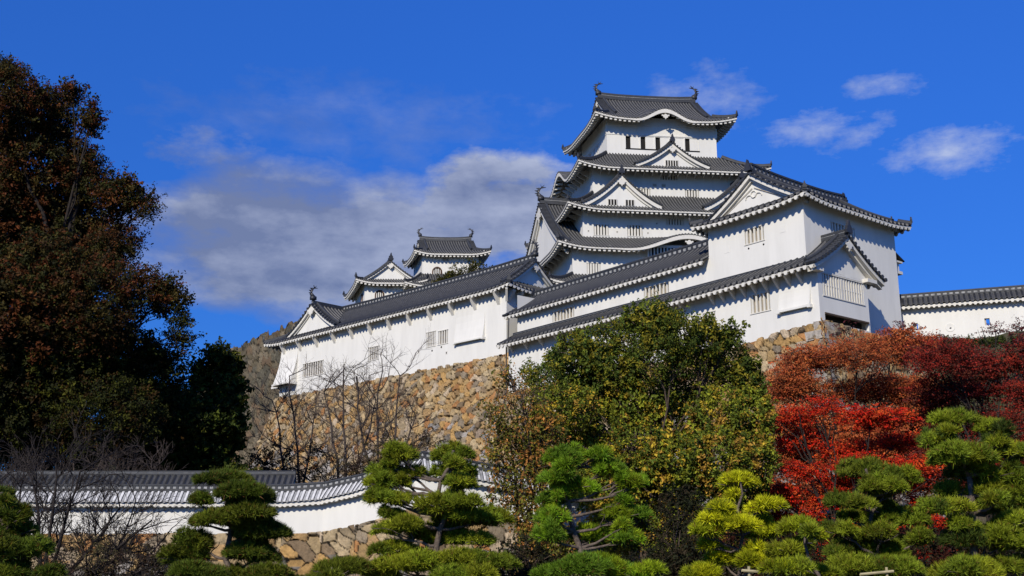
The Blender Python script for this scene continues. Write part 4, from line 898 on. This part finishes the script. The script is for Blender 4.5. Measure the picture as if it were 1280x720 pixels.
P_M1 = lambda bl, cy: [(.44, .095, .028), (.50, .14, .038), (.34, .065, .022), (.38, .11, .034), (.24, .055, .022), (.42, .12, .036)]
P_M2 = lambda bl, cy: [(.52, .016, .005), (.42, .016, .006), (.54, .07, .012), (.38, .04, .012), (.50, .03, .008)]
P_M3 = lambda bl, cy: [(.22, .020, .013), (.15, .020, .014), (.27, .028, .013), (.12, .03, .016)]
MK = dict(flat=.4, squash=.45, bark=M_BARKD, limbs=True, rise=.05)
broadleaf("maple_tree", "tall brownish red maple, widest of the red trees, below the corner turret", "maple", 70,
          [(1010, 448, 44, 20), (1065, 434, 56, 20), (1125, 440, 48, 20), (985, 470, 30, 18), (975, 485, 30, 20), (1030, 490, 56, 20), (1095, 485, 56, 20), (1150, 490, 40, 22), (985, 525, 34, 20), (1050, 530, 60, 20), (1110, 535, 52, 20), (1150, 560, 46, 20), (1000, 565, 36, 20), (1085, 570, 56, 18), (1130, 600, 46, 18), (975, 560, 22, 22), (1010, 610, 40, 18), (1050, 620, 40, 18), (965, 600, 18, 18), (1160, 520, 40, 20)],
          P_M1, 1062, leaf=.125, dens=225, clump=.6, seed=21, trunks=2, tr=.2, per=22, inner=.2, **MK)
broadleaf("maple_tree", "bright scarlet maple glowing between the pines, in front of the brownish red maple", "maple", 60,
          [(1030, 515, 40, 13), (1085, 522, 44, 13), (1010, 545, 30, 12), (1060, 556, 40, 12), (1120, 560, 34, 12), (1005, 590, 32, 13), (1050, 596, 40, 12), (1030, 625, 34, 13), (1012, 650, 30, 12), (1040, 690, 40, 16), (1160, 660, 26, 14), (1175, 690, 26, 16), (1145, 635, 24, 12), (975, 640, 20, 12), (960, 690, 24, 12), (1120, 655, 24, 12), (1000, 530, 24, 12), (1140, 590, 34, 13), (1100, 600, 40, 13), (985, 615, 24, 13), (1070, 575, 30, 12), (1075, 640, 30, 12)],
          P_M2, 1045, leaf=.115, dens=205, clump=.5, seed=22, trunks=2, tr=.14, per=22, inner=.15, **MK)
broadleaf("maple_tree", "dark crimson maple at the right edge under the loopholed wall", "maple", 66,
          [(1165, 446, 34, 16), (1190, 456, 44, 20), (1240, 452, 44, 20), (1290, 444, 40, 24), (1175, 490, 40, 20), (1230, 490, 50, 20), (1285, 485, 40, 24), (1200, 525, 50, 20), (1265, 530, 46, 22), (1180, 560, 40, 20), (1250, 570, 50, 22), (1300, 580, 40, 30), (1200, 600, 50, 24)],
          P_M3, 1230, leaf=.125, dens=200, clump=.6, seed=23, trunks=2, tr=.2, per=22, inner=.2, **MK)
P_M4 = lambda bl, cy: [(.11, .028, .03), (.08, .02, .025), (.14, .035, .03)]
broadleaf("maple_tree", "sparse purplish maple twigs in front of the corner turret's foot", "maple", 78, [(1135, 414, 22, 10, 0, .35), (1105, 427, 22, 10, 0, .5), (1160, 430, 24, 10, 0, .5), (1060, 417, 22, 10, 0, .2)], P_M4, 1120, leaf=.16, dens=60, clump=.45, seed=24, tr=.12, per=14, inner=.1, **MK)
broadleaf("maple_tree", "sparse purplish maple reaching over the parapet wall at the right edge", "maple", 74, [(1250, 422, 26, 10, 0, .45), (1278, 408, 16, 16, 0, .6), (1215, 436, 26, 9, 0, .5), (1282, 430, 26, 12, 0, .8)], P_M4, 1250, leaf=.16, dens=60, clump=.45, seed=25, tr=.12, per=14, inner=.1, **MK)

# bare trees: recursive branching down to fine twigs
def bare_tree(name, label, Y, base, tips, seed, r0=.16, twig=1.0, bark=None, group=None, levels=4, baseY=None, spread=.75, zb=None):
    rg = np.random.default_rng(seed); bx = at(base, 650, Y); bz = float(ground_z(bx[0], Y)) if zb is None else zb; b0 = np.array([bx[0], Y, bz - .3])
    root = empty(name, b0, label, "tree", group); mt = MB(); mw = MB()
    def grow(p, d, L, r, lv):
        n = 6 if lv > 1 else 4; pts = [p]; dd = d
        for _ in range(n - 1):
            dd = unit(dd + rg.normal(0, .16, 3) + np.array([0, 0, .05 if lv > 1 else .0])); pts.append(pts[-1] + dd * L / (n - 1))
        pts = np.array(pts); (mt if lv > 2 else mw).tube(pts, np.linspace(r, r * .5, n), 6 if lv > 2 else (4 if lv > 1 else 3))
        if lv <= 0: return
        kids = {4: 6, 3: 6, 2: 6, 1: 5}.get(lv, 4)
        for i in range(kids):
            k = int(rg.integers(1, n)); q = pts[k]; s = unit(np.cross(dd, rg.normal(size=3)))
            nd = unit(dd * .75 + s * rg.uniform(.5, 1.0) * spread + np.array([0, 0, .08])); nd[1] *= .8
            grow(q, unit(nd), L * rg.uniform(.45, .72), max(r * .48, .011), lv - 1)
    for (tx, ty) in tips:
        tip = at(tx, ty, Y + rg.uniform(-1, 1)); L = np.linalg.norm(tip - b0); T = wig(b0 + rg.normal(0, .08, 3) * np.array([1, 1, 0]), tip, rg, 9, .1)
        mt.tube(T, np.linspace(r0, r0 * .3, 9), 7)
        for i in range(int(9 * twig)):
            k = int(rg.integers(3, 9)); d = unit(T[k] - T[k - 1]); s = unit(np.cross(d, rg.normal(size=3)))
            grow(T[k], unit(d * .7 + s * .9), L * rg.uniform(.16, .30), r0 * .3, levels - 2)
    part("trunk", mt, [bark or M_TWIG], root, True)
    if mw.n: part("twigs", mw, [bark or M_TWIG], root)
    return root
bare_tree("bare_tree", "small bare tree propped by poles, leftmost before the stone rampart", 104, 372, [(362, 470), (340, 500), (395, 510)], 31, .16, 1.0, levels=4)
bare_tree("bare_tree", "bare tree with straight upright trunk, middle one before the stone rampart", 102, 432, [(430, 455), (405, 490), (470, 500)], 32, .17, 1.1, levels=4)
bare_tree("bare_tree", "bare forked tree whose top twigs cross the white wall, right of the other two", 102, 472, [(478, 465), (445, 470), (520, 520), (500, 470)], 33, .17, 1.0, levels=4)
bare_tree("bare_tree", "dark bare tree spreading twigs right across the low white wall", 56, 62, [(100, 590), (150, 635), (70, 580), (190, 650), (160, 690), (40, 600)], 34, .13, 1.2, M_TWIGD, levels=4, zb=.5)
bare_tree("bare_tree", "thin dark bare tree before the far left end of the low white wall", 57, 20, [(30, 590), (60, 620), (0, 600), (90, 650)], 35, .1, 1.3, M_TWIGD, levels=4, zb=.5)
bare_tree("bare_tree", "low dark bare tree branching near the stone footing, lower left", 58, 135, [(170, 625), (120, 640), (215, 660), (150, 675)], 36, .09, 1.2, M_TWIGD, levels=4, zb=.5)
for i, (x, tips, lab) in enumerate(((20, [(20, 545), (60, 555), (-20, 560)], "grey bare thicket tree at the left edge above the low wall"), (100, [(95, 545), (130, 560), (60, 560)], "grey bare thicket tree under the huge dark tree"), (165, [(160, 550), (190, 575), (130, 570)], "grey bare thicket tree beside the dark pine"))):
    bare_tree("bare_tree", lab, 76, x, tips, 40 + i, .1, 1.5, M_TWIG, "bare trees above the low wall", levels=4)
rp = empty("tree_props", at(361, 600, 102.5), "two leaning wooden poles propping the leftmost bare tree", "tree props")
for a, b in (((352, 604), (358, 572)), ((368, 602), (359, 572))):
    mb = MB(); mb.tube([at(*a, 102.5), at(*b, 102.5)], .08, 6); part("pole", mb, M_BAMBOO, rp)

# cloud-pruned pines: trunk, limbs and one needle pad per pruned layer
def needle_pad(c, R, rg, pal, nl=.2, dens=150):
    mb = MB(); k = max(4, int(R[0] * 4.5)); lob = [(np.array([rg.uniform(-.62, .62) * R[0], rg.uniform(-.6, .6) * R[1], rg.uniform(-.3, .25) * R[2]]), rg.uniform(.34, .56)) for _ in range(k)] + [(np.zeros(3), .55)]
    Cs, Ns, Ks = [], [], []
    for o, s in lob:
        r = R * np.array([s, s, .62 + .3 * s]); n = int(r[0] * r[1] * math.pi * dens * .8) + 12
        a = rg.uniform(0, 2 * math.pi, n); rr = np.sqrt(rg.uniform(0, 1, n)); h = np.sqrt(np.clip(1 - rr ** 2, 0, 1))
        Cs.append(c + o + np.stack([rr * np.cos(a) * r[0], rr * np.sin(a) * r[1], h * r[2] * rg.uniform(.1, 1, n) - r[2] * .35], -1))
        Ns.append(np.stack([np.cos(a) * rr, np.sin(a) * rr, .55 + .5 * h], -1)); Ks.append(np.broadcast_to(pick(rg, pal, 1), (n, 3)) * rg.uniform(.75, 1.3, (n, 1)))
    C = np.concatenate(Cs); N = unit(np.concatenate(Ns)); K = np.concatenate(Ks); m = 22; n = len(C)
    ii = np.repeat(np.arange(n), m); d = unit(N[ii] + rg.normal(0, .7, (n * m, 3))); sd = unit(np.cross(d, rg.normal(size=(n * m, 3))))
    l = (nl * rg.uniform(.7, 1.2, n * m))[:, None]; w = .016
    V = np.stack([C[ii] - sd * w, C[ii] + sd * w, C[ii] + d * l], 1); f = np.arange(n * m * 3).reshape(-1, 3)
    col = K[ii] * rg.uniform(.6, 1.4, (n * m, 1)); col[rg.random(n * m) < .035] = (.16, .07, .02)
    mb.add(V.reshape(-1, 3), f, 0, np.repeat(col, 3, axis=0)); return mb
def pine(name, label, Y, base, pads, pal, seed, tr=.13, bark=None, lean=0, group="cloud-pruned pines along the front", nl=.23, dens=170, depth=1.0):
    rg = np.random.default_rng(seed); bx = at(base, 715, Y); bz = float(ground_z(bx[0], Y)); b0 = np.array([bx[0], Y, bz - .1]); root = empty(name, b0, label, "pine tree", group)
    tops = sorted(pads, key=lambda p: p[1]); ctr = [at(p[0], p[1], Y) for p in tops]; tip = ctr[0].copy(); mt = MB(); n = 12
    T = wig(b0, tip, rg, n, .05); xs = np.interp(T[:, 2], [c[2] for c in ctr][::-1], [c[0] for c in ctr][::-1]); wgt = np.linspace(0, .18, n); T[:, 0] = T[:, 0] * (1 - wgt) + xs * wgt; T[-1] = tip
    mt.tube(T, np.linspace(tr, tr * .35, n), 8)
    fill = []
    for (cx, cy, w, h) in pads:
        lower = [p for p in pads if p[1] > cy + 8]
        if lower and len(fill) < len(pads) * .6:
            q = min(lower, key=lambda p: abs(p[0] - cx) + abs(p[1] - cy)); fill.append(((cx * .55 + q[0] * .45), (cy + q[1]) / 2 + 2, .5 * min(w, q[2]), h * .75))
    for (cx, cy, w, h) in pads + fill:
        sc = mpp(cy, Y); w, h = w * 1.06, h * 1.12; R = np.array([w * .5 * sc, max(w * .42, 16) * sc * depth, h * .72 * sc]); xo = at(cx, cy, Y)[0] - np.interp(at(cx, cy, Y)[2], T[:, 2], T[:, 0])
        dy = rg.uniform(-1, 1) * max(.2, 1.1 - abs(xo) * .45); c = at(cx, cy, Y + dy); c[2] -= h * .1 * sc
        part("needle_pad", needle_pad(c, R, rg, pal, nl, dens), [M_NEEDLE], root)
        zz = c[2] - R[2] * .9; k = int(np.argmin(np.abs(T[:, 2] - (zz - abs(xo) * .12)))); L = wig(T[k], c - UP * R[2] * .35, rg, 6, .2, -.05); mt.tube(L, np.linspace(tr * .45, .025, 6), 6)
        for _ in range(6):
            e = c + np.array([rg.uniform(-.8, .8) * R[0], rg.uniform(-.8, .8) * R[1], -R[2] * .1]); mt.tube(wig(L[3 + rg.integers(0, 3)], e, rg, 5, .2), np.linspace(.03, .012, 5), 4)
    part("trunk", mt, [bark or M_BARKP], root, True); return root
N_DK = [(0.068, 0.097, 0.011), (0.088, 0.121, 0.011), (0.115, 0.135, 0.011)]
N_MID = [(0.192, 0.232, 0.014), (0.152, 0.200, 0.014), (0.224, 0.248, 0.014)]
N_GRN = [(0.165, 0.277, 0.012), (0.128, 0.225, 0.015), (0.225, 0.300, 0.012)]
N_YEL = [(.44, .44, .010), (.36, .39, .010), (.28, .32, .012)]
pine("pine_tree", "dark cloud-pruned pine cut off by the left edge", 38, 12, [(2, 615, 24, 18), (12, 634, 52, 24), (22, 657, 78, 28), (24, 684, 76, 32), (15, 712, 66, 26), (58, 714, 40, 20), (-30, 640, 50, 30), (-30, 690, 60, 30)], N_DK, 51, .14)
pine("pine_tree", "dark cloud-pruned pine before the straight part of the low white wall", 42, 288, [(285, 596, 74, 20), (250, 622, 40, 20), (315, 614, 92, 26), (300, 641, 112, 26), (250, 672, 54, 28), (322, 664, 80, 26), (318, 688, 92, 30), (236, 693, 68, 26), (255, 714, 100, 26), (330, 714, 80, 26)], N_DK[1:] + [(.075, .10, .01)], 52, .15)
pine("pine_tree", "lowest small pine, only its top showing above the bottom edge", 40, 412, [(415, 709, 80, 24), (400, 730, 70, 24)], N_DK, 53, .09)
pine("pine_tree", "large cloud-pruned pine hiding the peak of the low white wall", 42, 535, [(496, 564, 52, 22), (567, 563, 54, 22), (480, 588, 44, 16), (519, 590, 36, 20), (567, 586, 56, 26), (484, 602, 48, 18), (469, 618, 32, 20), (496, 623, 48, 16), (577, 604, 44, 22), (566, 627, 74, 24), (604, 643, 80, 26), (495, 656, 68, 24), (557, 666, 92, 26), (490, 683, 68, 20), (512, 701, 96, 26), (600, 700, 88, 26), (470, 714, 60, 20), (575, 718, 80, 24)], N_MID, 54, .16)
pine("pine_tree", "fresh green cloud-pruned pine in front of the tall olive tree", 40, 735, [(703, 566, 50, 26), (744, 566, 38, 18), (702, 592, 48, 20), (767, 583, 50, 22), (714, 605, 60, 22), (787, 603, 46, 20), (690, 621, 42, 20), (690, 642, 42, 20), (772, 639, 70, 22), (686, 668, 44, 20), (737, 663, 68, 26), (785, 668, 54, 20), (732, 703, 106, 26), (798, 713, 60, 20), (690, 715, 60, 20)], N_GRN, 55, .15)
pine("pine_tree", "bright yellow-green pine, the yellowest of the row", 38, 925, [(925, 601, 74, 22), (902, 633, 46, 18), (907, 649, 72, 22), (876, 660, 40, 20), (956, 629, 42, 20), (950, 665, 60, 20), (900, 694, 52, 22), (945, 696, 62, 24), (880, 714, 50, 18)], N_YEL, 56, .10, M_BARKP)
pine("pine_tree", "thin leaning pine with a forked pale trunk right of the yellowest pine", 36, 1045, [(1000, 655, 52, 18), (990, 683, 54, 22), (1020, 668, 30, 14), (985, 708, 60, 22), (1030, 715, 40, 16)], N_MID + N_YEL[1:], 57, .09, M_BARKP)
pine("pine_tree", "broad dark green pine in front of the bright scarlet maple", 40, 1100, [(1082, 586, 66, 32), (1126, 593, 42, 24), (1104, 612, 50, 20), (1064, 624, 54, 20), (1110, 642, 92, 32), (1050, 660, 50, 22), (1092, 681, 110, 36), (1150, 668, 40, 24), (1098, 708, 118, 30), (1050, 715, 50, 20)], N_MID[:2] + N_DK[1:], 58, .13)
pine("pine_tree", "tallest pine of the row, at the right edge against dark crimson leaves", 37, 1222, [(1193, 520, 64, 20), (1234, 532, 54, 24), (1171, 547, 40, 24), (1203, 565, 82, 32), (1264, 561, 60, 24), (1230, 589, 76, 22), (1264, 592, 52, 20), (1247, 611, 82, 26), (1188, 609, 44, 20), (1178, 631, 64, 26), (1236, 633, 56, 20), (1274, 626, 60, 26), (1230, 669, 112, 40), (1270, 648, 60, 24), (1206, 707, 92, 34), (1268, 705, 64, 30)], N_MID + [(.06, .09, .012)], 59, .17)
broadleaf("conifer_tree", "dark wild pine at the edge of the huge tree, before the mossy rampart", "tree", 86,
          [(272, 442, 20, 12), (285, 458, 18, 14), (262, 465, 30, 18), (288, 485, 18, 14), (250, 495, 40, 22), (282, 510, 26, 18), (292, 532, 14, 12), (240, 525, 50, 26), (278, 552, 26, 20), (225, 560, 55, 28), (265, 580, 40, 22), (205, 520, 40, 30), (190, 570, 50, 30), (240, 600, 60, 20), (298, 600, 30, 14)],
          lambda b, c: [(.06, .075, .008), (.04, .055, .008), (.085, .085, .009), (.025, .036, .006)], 245, leaf=.42, dens=60, clump=.6, seed=60, tr=.35, per=20, inner=.3, bark=M_BARKD)
broadleaf("shrub", "dark brush along the foot of the stone rampart, behind the rear wall", "shrub", 100, [(330, 585, 30, 20), (375, 588, 30, 18), (300, 590, 30, 20), (350, 560, 26, 16, 0, .4), (420, 590, 30, 16), (405, 565, 26, 16, 0, .35), (460, 585, 30, 18), (500, 575, 28, 16), (480, 555, 26, 14, 0, .35), (535, 560, 26, 16, 0, .5)], lambda b, c: [(.04, .022, .012), (.028, .022, .010), (.05, .04, .012)], 400, leaf=.2, dens=28, clump=.6, seed=61, tr=.08, bark=M_TWIGD)
broadleaf("shrub", "long dark shrub row behind the pines, lower right", "shrub", 54, [(900 + 42 * i, 700 - 12 * (i % 2), 36, 34) for i in range(10)], lambda b, c: [(.03, .02, .008), (.02, .024, .008), (.05, .014, .008)], 1100, leaf=.16, dens=75, clump=.5, seed=62, tr=.07, bark=M_TWIGD)
# bamboo rail props under the pines
def bamboo_prop(label, Y, posts, bars):
    r = empty("pine_prop", at(posts[0][0], 720, Y), label, "bamboo prop")
    for (x, y0, y1) in posts:
        mb = MB(); p = at(x, y1, Y); q = p.copy(); q[2] = 0; mb.tube([q, p], .045, 7); part("post", mb, M_BAMBOO, r)
    for (x0, y0, x1, y1) in bars:
        mb = MB(); mb.tube([at(x0, y0, Y - .08), at(x1, y1, Y - .08)], .045, 7); part("crossbar", mb, M_BAMBOO, r)
bamboo_prop("bamboo prop of two posts and a crossbar under the yellowest pine", 35.5, [(936, 0, 708), (960, 0, 711)], [(927, 713, 966, 716)])
bamboo_prop("bamboo prop with one tilted crossbar under the broad dark green pine", 37.5, [(1108, 0, 709), (1082, 0, 716)], [(1075, 718, 1117, 714)])
